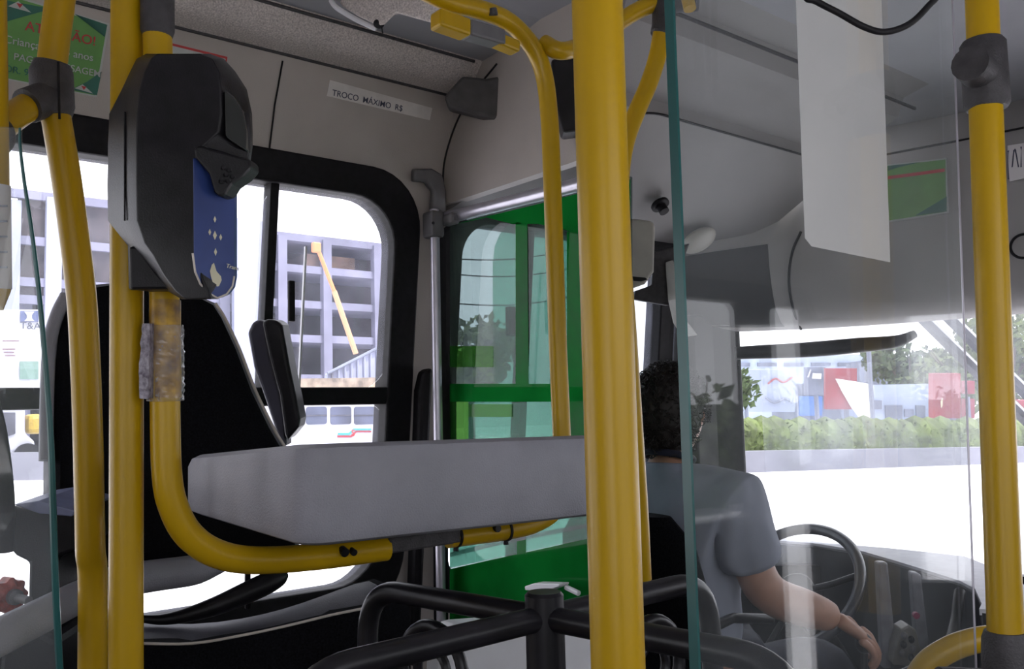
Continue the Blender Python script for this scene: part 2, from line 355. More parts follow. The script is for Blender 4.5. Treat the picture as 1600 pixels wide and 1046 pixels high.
# right wall with windows + door
def rwall():
    out = [(-3, 0), (3.1, 0), (3.1, 2.25), (-3, 2.25)]
    hs = [rrect(-2.8, -1.5, .85, 1.9, .1), rrect(-1.35, -.1, .85, 1.9, .1), rrect(.05, 1.3, .85, 1.9, .1), rrect(1.55, 2.7, .25, 1.66, .05)]
    bm = plate(new(), out, [h[::-1] for h in hs], lambda a, b: V((.5, a, b)), (.06, 0, 0))
    struct(obj('wall_right', bm, M['mdgrey']), 'right side wall of the bus behind the camera', 'wall')
    for i, (y0, y1, z0, z1) in enumerate(((-2.8, -1.5, .85, 1.9), (-1.35, -.1, .85, 1.9), (.05, 1.3, .85, 1.9))):
        wn = sempty('window_%d' % (3+i), 'right side passenger window', 'window', (.5, y0, z0))
        bm = plate(new(), rrect(y0-.02, y1+.02, z0-.02, z1+.02, .1), [rrect(y0+.05, y1-.05, z0+.05, z1-.05, .07)[::-1]], lambda a, b: V((.49, a, b)), (.08, 0, 0)); obj('window_frame', bm, M['rubber'], wn)
    d = sempty('door_1', 'glazed front door of the bus', 'door', (.53, 2.1, .2))
    bm = plate(new(), rrect(1.53, 2.72, .22, 1.69, .03), [rrect(1.60, 2.16, 1.0, 1.60, .03)[::-1], rrect(2.30, 2.64, .35, 1.60, .03)[::-1]], lambda a, b: V((.51, a, b)), (.04, 0, 0)); obj('door_frame', bm, M['blackm'], d)
rwall()
bm = new(); bb(bm, -2.1, .56, -3.06, -3, 0, 2.25); struct(obj('wall_back', bm, M['wall']), 'rear end wall of the bus interior', 'wall')

# front: windscreen curve, header, dash
fc = [(-1.985, 2.44), (-1.97, 2.56), (-1.905, 2.68), (-1.78, 2.81), (-1.55, 2.94), (-1.2, 3.04), (-.78, 3.08), (-.36, 3.04), (0, 2.94), (.25, 2.81), (.40, 2.68), (.5, 2.5)]
fcs = catmull([V((x, y, 0)) for x, y in fc], 6)
def fn(i):
    a = fcs[max(0, i-1)]; b = fcs[min(len(fcs)-1, i+1)]; t = (b-a).normalized(); return V((t.y, -t.x, 0))  # inward
hp = [(0, 1.60), (.03, 1.573), (.08, 1.565), (.13, 1.585), (.175, 1.63), (.205, 1.70), (.225, 1.78), (.235, 1.87), (.235, 1.96), (.225, 2.04), (.20, 2.10), (.14, 2.16), (.06, 2.24), (-.03, 2.24), (-.05, 1.62)]
hc = [(-2.03, 2.60), (-1.95, 2.68), (-1.85, 2.78), (-1.70, 2.89), (-1.48, 2.98), (-1.2, 3.05), (-.78, 3.09), (-.36, 3.04), (0, 2.94), (.25, 2.81), (.40, 2.68), (.5, 2.56)]
wcs = fcs; fcs = catmull([V((x, y, 0)) for x, y in hc], 6)
def fn(i): k = i/(len(fcs)-1)*2-1; return V((-.22*k if k < 0 else -.3*k, -1, 0)).normalized()
def hs(s, w, off=0):
    s = max(0, min(len(fcs)-1.001, s)); i = int(s); k = s-i
    P = fcs[i].lerp(fcs[i+1], k); N = fn(i).lerp(fn(i+1), k).normalized()
    w = max(0, min(11.999, w)); j = int(w); q = w-j; d = hp[j][0]*(1-q)+hp[j+1][0]*q; z = hp[j][1]*(1-q)+hp[j+1][1]*q
    return P+N*(d+off)+V((0, 0, z))
def onhead(u, v, off=.002):
    best = None; s0, s1, w0, w1 = 0, len(fcs)-1, 1, 11
    for it in range(5):
        for a in range(25):
            for b in range(17):
                s = s0+(s1-s0)*a/24; w_ = w0+(w1-w0)*b/16; p = proj(hs(s, w_)); e = (p[0]-u)**2+(p[1]-v)**2
                if best is None or e < best[0]: best = (e, s, w_)
        ds, dw = (s1-s0)/10, (w1-w0)/8; s0, s1, w0, w1 = best[1]-ds, best[1]+ds, best[2]-dw, best[2]+dw
    return best[1], best[2]
bm = new(); loft(bm, [[fcs[i]+fn(i)*d+V((0, 0, z)) for d, z in hp] for i in range(len(fcs))])
struct(obj('trim_12', bm, M['header'], smooth=True), 'rounded grey header box above the windscreen', 'trim')
def hpatch(name, corners, m, parent=None, off=.004, nu=10, nv=8, th=.004):
    """corners in pixels tl,tr,br,bl -> patch following the header, with thickness"""
    sw = [onhead(*c) for c in corners]; bm = new(); G = {}
    for L in (0, 1):
        for a in range(nu+1):
            for b in range(nv+1):
                x, y = a/nu, b/nv
                s = (sw[0][0]*(1-x)+sw[1][0]*x)*(1-y)+(sw[3][0]*(1-x)+sw[2][0]*x)*y
                w_ = (sw[0][1]*(1-x)+sw[1][1]*x)*(1-y)+(sw[3][1]*(1-x)+sw[2][1]*x)*y
                G[L, a, b] = bm.verts.new(hs(s, w_, off-(th if L else 0)))
    for L in (0, 1):
        for a in range(nu):
            for b in range(nv): bm.faces.new((G[L, a, b], G[L, a+1, b], G[L, a+1, b+1], G[L, a, b+1]))
    ed = [(a, 0) for a in range(nu)]+[(nu, b) for b in range(nv)]+[(a, nv) for a in range(nu, 0, -1)]+[(0, b) for b in range(nv, 0, -1)]
    for i in range(len(ed)):
        p, q = ed[i], ed[(i+1) % len(ed)]; bm.faces.new((G[0, p[0], p[1]], G[0, q[0], q[1]], G[1, q[0], q[1]], G[1, p[0], p[1]]))
    return obj(name, bm, m, parent, smooth=True)
def hline(name, pts, m, r=.003, parent=None):
    bm = new(); sw = [onhead(*p) for p in pts]; P = catmull([hs(s, w_, .001) for s, w_ in sw], 5); tube(bm, P, r, 6); return obj(name, bm, m, parent, smooth=True)
tag(hpatch('header_recess', [(1052, 412), (1200, 382), (1226, 511), (1068, 517)], M['black'], off=.005), 'dark recessed panel in the header box in front of the driver', 'panel')
struct(hline('trim_13', [(1252, 362), (1238, 395), (1233, 440), (1240, 485), (1252, 515)], M['rubber'], .0045), 'curved dark joint down the header box', 'trim')
struct(hline('trim_14', [(1300, 262), (1385, 242), (1500, 220), (1600, 200)], M['rubber'], .004), 'dark joint along the top of the header box', 'trim')
fcs = wcs
def fn(i):
    a = fcs[max(0, i-1)]; b = fcs[min(len(fcs)-1, i+1)]; t = (b-a).normalized(); return V((t.y, -t.x, 0))
# pillars of the windscreen
bm = new(); prism(bm, [(-2.07, 2.42, 0), (-1.955, 2.42, 0), (-1.955, 2.53, 0), (-1.915, 2.63, 0), (-1.96, 2.67, 0), (-2.02, 2.60, 0)], (0, 0, 1.62)); struct(obj('trim_15', bm, M['black'], bevel=.01), 'black windscreen pillar in the driver corner', 'trim')
bm = new(); prism(bm, [(.45, 2.5, 0), (.56, 2.5, 0), (.5, 2.7, 0), (.36, 2.72, 0)], (0, 0, 1.62)); struct(obj('trim_16', bm, M['black']), 'black windscreen pillar on the door side', 'trim')
ws = sempty('window_6', 'wide curved windscreen with dusty glass', 'window', (-.78, 3.08, .8))
bm = new(); loft(bm, [[fcs[i]+V((0, 0, .75)), fcs[i]+V((0, 0, 1.62)), fcs[i]-fn(i)*.006+V((0, 0, 1.62)), fcs[i]-fn(i)*.006+V((0, 0, .75))] for i in range(13, len(fcs)-4)]); obj('windscreen_glass', bm, M['shield'], ws, smooth=True)
bm = new(); loft(bm, [[fcs[i]+fn(i)*.02+V((0, 0, 0)), fcs[i]+fn(i)*.02+V((0, 0, .76)), fcs[i]-fn(i)*.03+V((0, 0, .76)), fcs[i]-fn(i)*.03] for i in range(0, len(fcs))]); struct(obj('wall_front', bm, M['black'], smooth=True), 'front wall of the bus below the windscreen', 'wall')

portal('portal_left', (-2.0, .3, 1.4), (1, 0, 0), 2.0, 1.0); portal('portal_driver', (-2.02, 2.0, 1.25), (1, 0, 0), .9, .85)
portal('portal_right_rear', (.52, -1.4, 1.4), (-1, 0, 0), 2.8, 1.0); portal('portal_right', (.52, .7, 1.4), (-1, 0, 0), 1.25, 1.0)
portal('portal_door', (.52, 2.15, .98), (-1, 0, 0), 1.1, 1.4); portal('portal_front', (-.78, 3.0, 1.2), (0, -1, 0), 2.3, .85)
# ---------------------------------------------------------------- poles
R_ = .0188
def vpole(uv1, uv2, x, z0=0, z1=2.24):
    a, b = pX(*uv1, x), pX(*uv2, x); d = (b-a)/(b.z-a.z); return a+d*(z0-a.z), a+d*(z1-a.z)
# main pole in front
t = thing('grab_pole', 'thick yellow vertical pole nearest the camera, right of the green partition', 'pole', (-.49, .507, 0))
x = pD(950, 523, .70).x; a, b = vpole((933, 0), (966, 1046), x)
bm = new(); tube(bm, [a, b], .0203, 32); obj('tube', bm, M['yellow'], t, smooth=True); bm = new(); disc(bm, a+V((0, 0, .006)), (0, 0, 1), .05, .012); obj('floor_flange', bm, M['blackm'], t, smooth=True)
# validator pole
t = thing('grab_pole', 'yellow vertical pole that carries the black card validator', 'pole', (-1.0, .4, 0))
x = pD(198, 523, 1.09).x; a, b = vpole((199, 0), (197, 1046), x)
bm = new(); tube(bm, [a, b], .0192, 32); obj('tube', bm, M['yellow'], t, smooth=True); bm = new(); disc(bm, a+V((0, 0, .006)), (0, 0, 1), .045, .012); obj('floor_flange', bm, M['blackm'], t, smooth=True)
# right pole
t = thing('grab_pole', 'yellow vertical pole at the right edge, standing in a black collar', 'pole', (-.45, 1.1, 0))
x = pD(1550, 523, 1.05).x; a, b = vpole((1534, 0), (1571, 985), x); zc = pX(1572, 992, x).z
bm = new(); tube(bm, [a+(b-a)*(zc/2.24), b], .0187, 32); obj('tube', bm, M['yellow'], t, smooth=True)
cp = a+(b-a)*(zc/2.24)
bm = new(); tube(bm, [cp+V((0, 0, .004)), cp+V((0, 0, -.004)), cp+V((0, 0, -.035)), cp+V((0, 0, -.12))], [.0215, .0245, .027, .030], 28); tube(bm, [cp+V((0, 0, -.06)), pD(1470, 1075, 1.0)], .022, 16); obj('base_collar', bm, M['dkgrey'], t, smooth=True)
bm = new(); tube(bm, [V((cp.x, cp.y, 0)), cp+V((0, 0, -.10))], .0187, 24); obj('lower_tube', bm, M['yellow'], t, smooth=True)
c2 = pX(1539, 120, x)
bm = new(); tube(bm, [c2+V((0, 0, .045)), c2+V((0, 0, .04)), c2+V((0, 0, -.034)), c2+V((0, 0, -.04))], [.0225, .026, .026, .0225], 24)
d_ = (pD(1490, 75, 1.02)-c2).normalized(); tube(bm, [c2, c2+d_*.055], .021, 16); obj('upper_collar', bm, M['dkgrey'], t, smooth=True)
# bent left pole
t = thing('bent_grab_pole', 'bent yellow pole, leftmost of the tall ones, with a grey clamp near its top', 'pole', tuple(pD(145, 1046, 1.16))[:2]+(0,))
P = [pD(u, v, 1.19) for u, v in [(102, -60), (94, 0), (82, 95), (80, 130), (88, 185), (101, 262), (115, 360), (128, 470), (134, 580), (138, 700), (141, 850), (145, 1046)]]
P.append(V((P[-1].x, P[-1].y, 0))); P.insert(0, P[0]+(P[0]-P[1])*((2.17-P[0].z)/(P[0].z-P[1].z)))
bm = new(); tube(bm, catmull(P, 8), .0183, 24); obj('tube', bm, M['yellow'], t, smooth=True)
q = [pD(82, 98, 1.19), pD(80, 112, 1.19), pD(82, 168, 1.19), pD(85, 184, 1.19)]
bm = new(); tube(bm, q, [.022, .0265, .027, .022], 24); e0, e1 = pD(84, 150, 1.19), pD(42, 166, 1.15); tube(bm, [e0, e1], .022, 20); obj('clamp', bm, M['dkgrey'], t, smooth=True)
bm = new(); tube(bm, [pD(91, 97, 1.165), pD(93, 186, 1.165)], .0018, 6); obj('clamp_joint', bm, M['rubber'], t)
bm = new(); tube(bm, catmull([pD(50, 163, 1.16), pD(20, 183, 1.13), pD(-6, 205, 1.10)], 4), .0175, 20); obj('side_tube', bm, M['yellow'], t, smooth=True)
bm = new(); ball(bm, pD(-9, 212, 1.085), (.023, .023, .026)); obj('end_clamp', bm, M['dkgrey'], t, smooth=True)
# far left pole with label
t = thing('short_grab_pole', 'short yellow pole at the left edge wrapped in a white paper label', 'pole', tuple(pD(-14, 470, 1.06)))
bm = new(); tube(bm, [V((pD(-20, -40, 1.06).x, pD(-20, -40, 1.06).y, 2.22)), pD(-20, -40, 1.06), pD(-16, 230, 1.06), pD(-13, 455, 1.06), pD(-13, 485, 1.06)], [.02, .02, .02, .02, .012], 24); obj('tube', bm, M['yellow'], t, smooth=True)
bm = new(); a, b = pD(-15, 290, 1.06), pD(-13, 452, 1.06); tube(bm, [a, b], .0212, 24); lab = obj('paper_label', bm, M['paper'], t, smooth=True)
bm = new()
for k in range(5):
    p = pD(4, 322+k*24, 1.043); box(bm, p, (.011, .0012, .0022), (rt, -fw, up))
obj('print', bm, M['inklt'], lab)
# yellow arched tube near the right pole
t = thing('arched_handrail', 'low arched yellow rail entering the bottom edge beside the right pole', 'handrail', tuple(pD(1420, 1060, 1.3)))
bm = new(); tube(bm, catmull([pD(1405, 1130, 1.25), pD(1440, 1050, 1.25), pD(1480, 1017, 1.25), pD(1530, 1000, 1.25), pD(1585, 995, 1.25)], 8), .017, 20); obj('tube', bm, M['yellow'], t, smooth=True)

# ---------------------------------------------------------------- fare table with its yellow frame
t = thing('fare_table', 'grey padded fare table held in a yellow tube frame, in front of the black seat', 'table', (-1.12, .73, 1.14))
XT = -1.1
def T(u, v): return pX(u, v, XT)
loop = [V((XT, T(246, -40).y-.005, 2.235)), T(246, -40), T(246, 60), T(252, 200), T(257, 470), T(258, 640), T(261, 742), T(272, 795), T(297, 838), T(340, 866), T(400, 876), T(500, 870), T(603, 857), T(700, 841), T(790, 829), T(838, 817), T(868, 795), T(879, 760), T(878, 690), T(871, 523), T(862, 262), T(858, 180), T(851, 122), T(838, 84), T(815, 52), T(785, 28), T(740, 12), T(690, -2)]
zt = loop[-1].z+.02
loop += [V((XT, .62, zt)), V((XT, T(246, -40).y-.002, zt))]
bm = new(); tube(bm, catmull(loop[:13], 6), .0172, 24); obj('frame_tube', bm, M['yellow'], t, smooth=True)
bm = new(); tube(bm, catmull(loop[13:], 6), .0150, 24); obj('frame_tube', bm, M['yellow'], t, smooth=True)
bm = new(); tube(bm, [T(258, 470)+V((0, 0, .0)), T(258, 500), T(258, 540), T(259, 590), T(259, 622)], .0180, 24); obj('worn_patch', bm, M['worn'], t, smooth=True)
bm = new()
r = random.Random(4)
a, b = T(259, 508), T(259, 626); sg = 18; nl = 26; RR = []
for i in range(nl):
    p = a.lerp(b, i/(nl-1)); RR.append([p+(rt*math.cos(6.283*k/sg)+fw*math.sin(6.283*k/sg))*(.0195+r.random()*.0028) for k in range(sg)])
loft(bm, RR); 
obj('tape_wrap', bm, M['plastic_film'], t)
bm = new(); a, b = T(236, 506), T(233, 622); RR = []
for i in range(16):
    p = a.lerp(b, i/15); ww = .008*(1-.3*abs(i/8-1)); RR.append([p+rt*(-ww+r.uniform(-.001, .001))-fw*.012, p-rt*0+rt*.006-fw*(.018+r.uniform(-.002, .002)), p+rt*.006, p-rt*ww*.7])
loft(bm, RR); obj('tape_flap', bm, mat('crumpled grey tape', (.36, .33, .38, 1), .5, scale=160, col2=(.09, .07, .10, 1), bump=.6, bscale=120), t)
# top clamp
bm = new(); tube(bm, [T(246, -30), T(246, -10), T(246, 48), T(247, 62)], [.017, .020, .020, .016], 24); obj('top_clamp', bm, M['dkgrey'], t, smooth=True)
# table body: hollow padded box
ZT0, ZT1 = 1.155, 1.272
def trap(z, s=0): return rrect(-1.345+s, -.948-s, .478+s, .985-s, [.035, .03, .05, .03], 6)
bm = new(); rings = []
for z, s in ((ZT0, .012), (ZT0+.004, .004), (ZT0+.014, 0), (ZT1-.016, 0), (ZT1-.005, .004), (ZT1, .013)):
    rings.append([V((x, y, z - .006*(y-.48)/.5 + (-.022 if z > 1.2 else .018)*max(0, (-.948-x)/.4)**1.2)) for x, y in trap(z, s)])
loft(bm, rings); obj('padded_tray', bm, M['vinyl'], t, smooth=True)
for u in (527, 541):
    bm = new(); p = T(u, 862); tube(bm, [p+V((.012, 0, .003)), p+V((.022, 0, .0))], .006 if u < 530 else .0045, 12); obj('bolt', bm, M['blackm'], t)
for u in (712, 790):
    bm = new(); p = T(u, 838 if u == 712 else 829); d = T(790, 829)-T(700, 841); tube(bm, [p-d.normalized()*.002, p+d.normalized()*.002], .0172, 20); tube(bm, [p+V((0, 0, -.015)), p+V((0, 0, -.022))], .004, 10); obj('pipe_clip', bm, M['rubber'], t)
for u in (766,):
    bm = new(); p = T(u, 828); tube(bm, [p+V((.012, 0, .003)), p+V((.020, 0, .003))], .0055, 12); obj('bolt', bm, M['blackm'], t)
bm = new(); a, b = T(600, 852), T(712, 835); box(bm, (a+b)/2+V((0, 0, .0)), (.03, (b-a).length, .022), (V((1, 0, 0)), (b-a).normalized(), V((0, 0, 1)))); obj('joining_bracket', bm, M['dkgrey'], t, bevel=.003)
# top bracket plates
bm = new(); a, b = T(680, 30), T(728, 47); d = (b-a); box(bm, (a+b)/2, (.03, d.length, .028), (V((1, 0, 0)), d.normalized(), V((1, 0, 0)).cross(d.normalized()))); obj('bracket_plate', bm, M['yellow'], t, bevel=.004)
bm = new(); a, b = T(772, 62), T(806, 76); d = (b-a); box(bm, (a+b)/2, (.026, d.length, .02), (V((1, 0, 0)), d.normalized(), V((1, 0, 0)).cross(d.normalized()))); obj('bracket_plate', bm, M['yellow'], t, bevel=.004)
bm = new(); a, b = T(727, 46), T(782, 62); d = (b-a); box(bm, (a+b)/2, (.03, d.length, .026), (V((1, 0, 0)), d.normalized(), V((1, 0, 0)).cross(d.normalized()))); obj('bracket_insert', bm, M['mdgrey'], t, bevel=.004)
bm = new(); p = pX(769, 14, XT+.013); q = pX(771, 24, XT+.013); tube(bm, [p, q], .0075, 12); obj('slot', bm, M['dkgrey'], t)

# branch + inner grab rail behind main pole
t = thing('curved_grab_rail', 'thin yellow rail curving out from behind the thick front pole', 'handrail', tuple(pD(1003, 905, 1.56)))
bm = new(); tube(bm, catmull([V((pD(1040, -60, 1.62).x, pD(1040, -60, 1.62).y, 2.235)), pD(1040, -60, 1.62), pD(1037, 20, 1.61), pD(1029, 80, 1.6), pD(1014, 130, 1.6), pD(996, 172, 1.59), pD(977, 225, 1.58), pD(969, 290, 1.57), pD(972, 400, 1.56), pD(981, 523, 1.56), pD(990, 660, 1.55), pD(999, 800, 1.55), pD(1004, 906, 1.55)], 6), .0155, 24); obj('tube', bm, M['yellow'], t, smooth=True)
bm = new(); tube(bm, [pD(1041, -60, 1.62), pD(1037, 40, 1.61), pD(1033, 54, 1.605), pD(1032, 56, 1.605)], [.021, .021, .0195, .016], 20); obj('clamp', bm, M['dkgrey'], t, smooth=True)
bm = new(); tube(bm, catmull([T(850, 68), pD(872, 79, 1.52), pD(897, 76, 1.54), pD(930, 60, 1.57), pD(990, 20, 1.6), pD(1036, 0, 1.62)], 6), .015, 20); obj('branch_tube', bm, M['yellow'], t, smooth=True)
bm = new(); tube(bm, [pD(1040, 4, 1.62), pD(1090, 0, 1.60)], .019, 20); obj('side_clamp', bm, M['dkgrey'], t, smooth=True)
bm = new(); tube(bm, [pD(1072, -12, 1.56), pD(1078, 14, 1.55)], .011, 16); obj('tube_stub', bm, M['yellow'], t, smooth=True)

# ---------------------------------------------------------------- card validator
t = thing('card_validator', 'black card validator with a blue reader face, fixed to a yellow pole', 'card validator', tuple(pD(240, 450, 1.03)))
rows = [  # v, [back-left, left crease, front-left, front-right, side-right, back-right] u values
 (84, (228, 234, 246, 312, 322, 328)), (92, (213, 220, 236, 332, 345, 350)), (112, (203, 208, 226, 342, 362, 368)), (140, (190, 198, 218, 345, 380, 386)),
 (178, (170, 194, 214, 346, 390, 394)), (206, (169, 194, 213, 342, 392, 395)), (228, (168, 194, 213, 318, 391, 395)), (250, (168, 194, 213, 304, 388, 392)), (290, (167, 194, 213, 304, 366, 370)), (345, (168, 195, 214, 304, 364, 368)),
 (380, (196, 206, 226, 302, 364, 367)), (400, (212, 222, 240, 304, 362, 365)), (430, (238, 244, 256, 314, 356, 360)), (455, (262, 266, 274, 326, 346, 350)), (468, (284, 286, 290, 330, 338, 340))]
dep = (1.075, 1.025, .985, .965, 1.01, 1.06)
bm = new(); rings = []
for v, us in rows:
    rings.append([pD(u, v, d) for u, d in zip(us, dep)])
loft(bm, rings); obj('housing', bm, M['black'], t, smooth=True, bevel=.004, seg=3)
bm = new(); a = [pD(195, 175+170*i/6, 1.0195) for i in range(7)]; tube(bm, a, .0011, 6); obj('housing_joint', bm, M['rubber'], t)
# blue reader face on the right flank
def flank(u, v, off=0):   # point on the plane between front-right and side-right edges
    k = (u-304)/(364-304); return pD(u, v, .965+(.045)*k-off)
bl = [(301, 246), (330, 248), (352, 262), (364, 286), (366, 300), (366, 432), (363, 448), (354, 460), (340, 466), (326, 458), (313, 444), (305, 425), (302, 400)]
bm = new(); prism(bm, [flank(u, v, .006) for u, v in bl], fw*.012); face = obj('reader_face', bm, M['blue'], t, bevel=.0015)
bl2 = [(366, 432), (363, 448), (354, 460), (340, 466), (326, 458), (313, 444), (305, 425), (301, 396)]
bm = new(); tube(bm, [flank(u, v, .0065) for u, v in bl2], .0011, 6); obj('rim', bm, M['piping'], t)
bm = new()
for (u, v, s, h) in ((336, 343, 2.2, 5), (328, 363, 2.2, 5), (336, 368, 3, 7), (345, 371, 2.2, 5), (337, 394, 2.2, 6)):
    prism(bm, [flank(u-s, v, .0064), flank(u, v-h, .0064), flank(u+s, v, .0064), flank(u, v+h, .0064)], fw*.0004-fw*.001)
obj('indicator_mark', bm, M['cream'], face)
bm = new(); prism(bm, [flank(u, v, .0072) for u, v in ((331, 414), (334, 411), (338, 424), (345, 432), (346, 438), (342, 447), (339, 448), (337, 444), (334, 446), (330, 434), (328, 424))], fw*.0008); obj('hand_symbol', bm, M['cream'], face)
text('Trans', flank(353, 418, .0072), rt*1+up*-.25, up, .0062, M['cream'], face)
# display hood with speaker holes
hd = [(302, 232), (310, 226), (348, 236), (366, 242), (390, 248), (392, 262), (380, 276), (362, 288), (352, 304), (342, 308), (334, 300), (326, 272), (304, 246)]
bm = new(); prism(bm, [pD(u, v, .952+(u-304)*.0005) for u, v in hd], fw*.035); hood = obj('display_hood', bm, M['black'], t, bevel=.004, seg=3)
bm = new()
for u, v in ((350, 262), (359, 266), (354, 273), (364, 276), (357, 283), (347, 284)): disc(bm, pD(u, v, .953+(u-304)*.0005-.003), fw, .0021, .003, 12)
obj('speaker_hole', bm, M['rubber'], hood)
bm = new(); prism(bm, [pD(u, v, .960+(u-345)*.00098) for u, v in ((350, 138), (364, 150), (378, 172), (385, 205), (384, 236), (352, 214))], fw*.02); obj('display_window', bm, mat('dark display glass', (.030, .032, .030, 1), .2, var=.1), t, bevel=.002)
# mounting bracket behind
bm = new(); tube(bm, [pD(226, 370, 1.07), pD(228, 453, 1.07)], .022, 4); prism(bm, [pD(201, 385, 1.03), pD(262, 385, 1.03), pD(280, 452, 1.03), pD(203, 453, 1.03)], fw*.06); obj('mount', bm, M['black'], t, bevel=.003)

# ---------------------------------------------------------------- glass partitions
XG = -.52
t = thing('glass_partition', 'clear glass partition with a teal edge, between the front pole and the right pole', 'glass partition', (XG, .9, 1.0))
a0, a1 = pX(1053, 0, XG), pX(1094, 1046, XG); b0, b1 = pX(1488, 0, XG), pX(1523, 985, XG)
def lin(a, b, z): return a+(b-a)*((z-a.z)/(b.z-a.z))
zb, zt_ = .98, 2.1
o1 = [lin(a0, a1, zb-.2), lin(b0, b1, .95), lin(b0, b1, zt_), lin(a0, a1, zt_)]
bm = new(); prism(bm, [V((XG, p.y, p.z)) for p in o1], (-.009, 0, 0)); obj('glass_sheet', bm, M['pane'], t)
bm = new(); e = [lin(a0, a1, zb-.2), lin(a0, a1, zt_)]
prism(bm, [V((XG+.0005, e[0].y-.0025, e[0].z)), V((XG+.0005, e[0].y+.0005, e[0].z)), V((XG-.0095, e[0].y+.0005, e[0].z)), V((XG-.0095, e[0].y-.0025, e[0].z))], V((0, e[1].y-e[0].y, e[1].z-e[0].z))); obj('glass_edge', bm, M['edge'], t)
bm = new(); e = [lin(b0, b1, .95), lin(b0, b1, zt_)]; tube(bm, [e[0], e[1]], .0014, 8); obj('far_edge', bm, M['silver'], t)
cpts = [(1243, -25), (1258, 372), (1268, 385), (1391, 410), (1377, -12)]
bm = new(); prism(bm, [pX(u, v, XG-.0105) for u, v in cpts], (-.0006, 0, 0)); tag(obj('blank_notice', bm, M['paper']), 'blank white paper notice stuck on the clear glass partition', 'notice')
# left glass: curved edge
t = thing('glass_partition', 'clear glass panel at the left edge with a thin curved green edge', 'glass partition', tuple(pD(60, 900, 1.0)))
ge = catmull([pD(u, v, .98) for u, v in ((31, 200), (31, 225), (38, 285), (48, 350), (58, 430), (66, 510), (75, 620), (80, 700), (83, 800), (87, 920), (94, 1060))], 4)
left = pD(-120, 500, .98)
outl = ge+[pD(-110, 1060, .90), pD(-110, 190, .90)]
bm = new(); nrm = fw
prism(bm, outl, fw*.006); obj('glass_sheet', bm, M['pane'], t)
bm = new(); tube(bm, ge, [.0012+.0026*min(1, i/(len(ge)*.8)) for i in range(len(ge))], 8); obj('glass_edge', bm, M['edge'], t, smooth=True)

# ---------------------------------------------------------------- green partition behind the driver
YP = 1.40
t = thing('green_partition', 'translucent green acrylic partition with clear window panels behind the driver', 'partition', (-1.7, YP, 0))
def G(u, v, off=0): return pY(u, v, YP-off)
bm = new(); prism(bm, [G(703, 350), G(985, 276), G(985, 1010), G(703, 1010)], (0, .006, 0)); obj('acrylic_sheet', bm, M['acryl'], t)
def film(pts, m, name='green_film', off=.001): 
    bm = new(); prism(bm, [G(u, v, off) for u, v in pts], (0, -.0006, 0)); return obj(name, bm, M[m], t)
arc = lambda cx, cy, r, a0, a1, n=8: [(cx+r*math.cos(math.radians(a0+(a1-a0)*i/n)), cy-r*math.sin(math.radians(a0+(a1-a0)*i/n))) for i in range(n+1)]
film([(707, 352), (740, 343), (780, 334), (850, 317), (985, 281), (985, 380), (905, 368), (880, 358), (840, 350), (800, 350), (760, 340)], 'film_dark')
film([(806, 347), (824, 347), (826, 600), (806, 600)], 'film_dark')  # added strip, stands in for the dark window stile showing through the panel
film([(886, 362), (985, 372), (985, 600), (886, 600)], 'film_dark')
film([(703, 600), (985, 600), (985, 628), (703, 628)], 'film_dark')
film([(703, 541), (770, 541), (770, 574), (703, 574)], 'film_mid')
film([(703, 628), (732, 628), (732, 690), (703, 690)], 'film_mid')
film([(732, 628), (885, 628), (885, 700), (732, 700)], 'film_teal'); film([(732, 632), (800, 632), (800, 652), (732, 652)], 'film_mid', off=.003)
film([(885, 628), (985, 628), (985, 750), (885, 750)], 'film_dark')
film([(703, 890), (755, 878), (985, 828), (985, 1010), (703, 1010)], 'film_dark')
film([(703, 700), (985, 750), (985, 828), (703, 888)], 'film_teal', off=.001)
film([(808, 822), (822, 820), (822, 868), (808, 870)], 'film_dark', off=.002)
film([(703, 864), (790, 842), (985, 806), (985, 812), (790, 850), (703, 871)], 'acryl', off=.003)
bm = new(); prism(bm, [pY(u, v, YP+.012) for u, v in [(772, 600), (770, 470), (770, 410), (773, 385), (781, 366), (794, 352), (806, 348), (806, 600)]], (0, .003, 0)); obj('green_film', bm, M['film_teal'], t)
bm = new(); prism(bm, [pY(u, v, YP+.012) for u, v in [(826, 600), (826, 352), (850, 353), (886, 362), (886, 600)]], (0, .003, 0)); obj('green_film', bm, M['film_teal'], t)
bm = new(); tube(bm, [G(697, 341), G(950, 277)], .0165, 20); ball(bm, G(697, 341), (.017, .017, .017)); obj('top_rail', bm, M['silver'], t, smooth=True)
a = pX(677, 352, -1.93); bm = new(); tube(bm, [V((a.x, a.y, 0)), V((a.x+.006, a.y, a.z+.04))], .0125, 20); obj('side_post', bm, M['silver'], t, smooth=True)
bm = new(); box(bm, (a.x+.0, a.y, a.z), (.05, .04, .07)); box(bm, (a.x+.035, a.y+.03, a.z+.012), (.05, .03, .03)); obj('corner_fitting', bm, M['mdgrey'], t, bevel=.008)
bm = new(); disc(bm, pX(677, 349, -1.90), (1, -.8, 0), .004, .006, 12); obj('screw', bm, M['black'], t)
bm = new(); prism(bm, [pX(u, v, -1.945) for u, v in ((686, 362), (702, 350), (702, 690), (686, 690))], (.004, .02, 0)); prism(bm, [pX(u, v, -1.935) for u, v in ((676, 690), (694, 690), (694, 1000), (678, 1000))], (-.01, .02, 0)); obj('rubber_strip', bm, M['rubber'], t)
bm = new(); prism(bm, [G(u, v, .02) for u, v in ((835, 914), (850, 909), (890, 910), (889, 914), (870, 921), (836, 920))], (0, -.03, 0)); tube(bm, [G(884, 918, .03), G(905, 928, .03)], .006, 12); obj('lower_latch', bm, M['white'], t, bevel=.002)
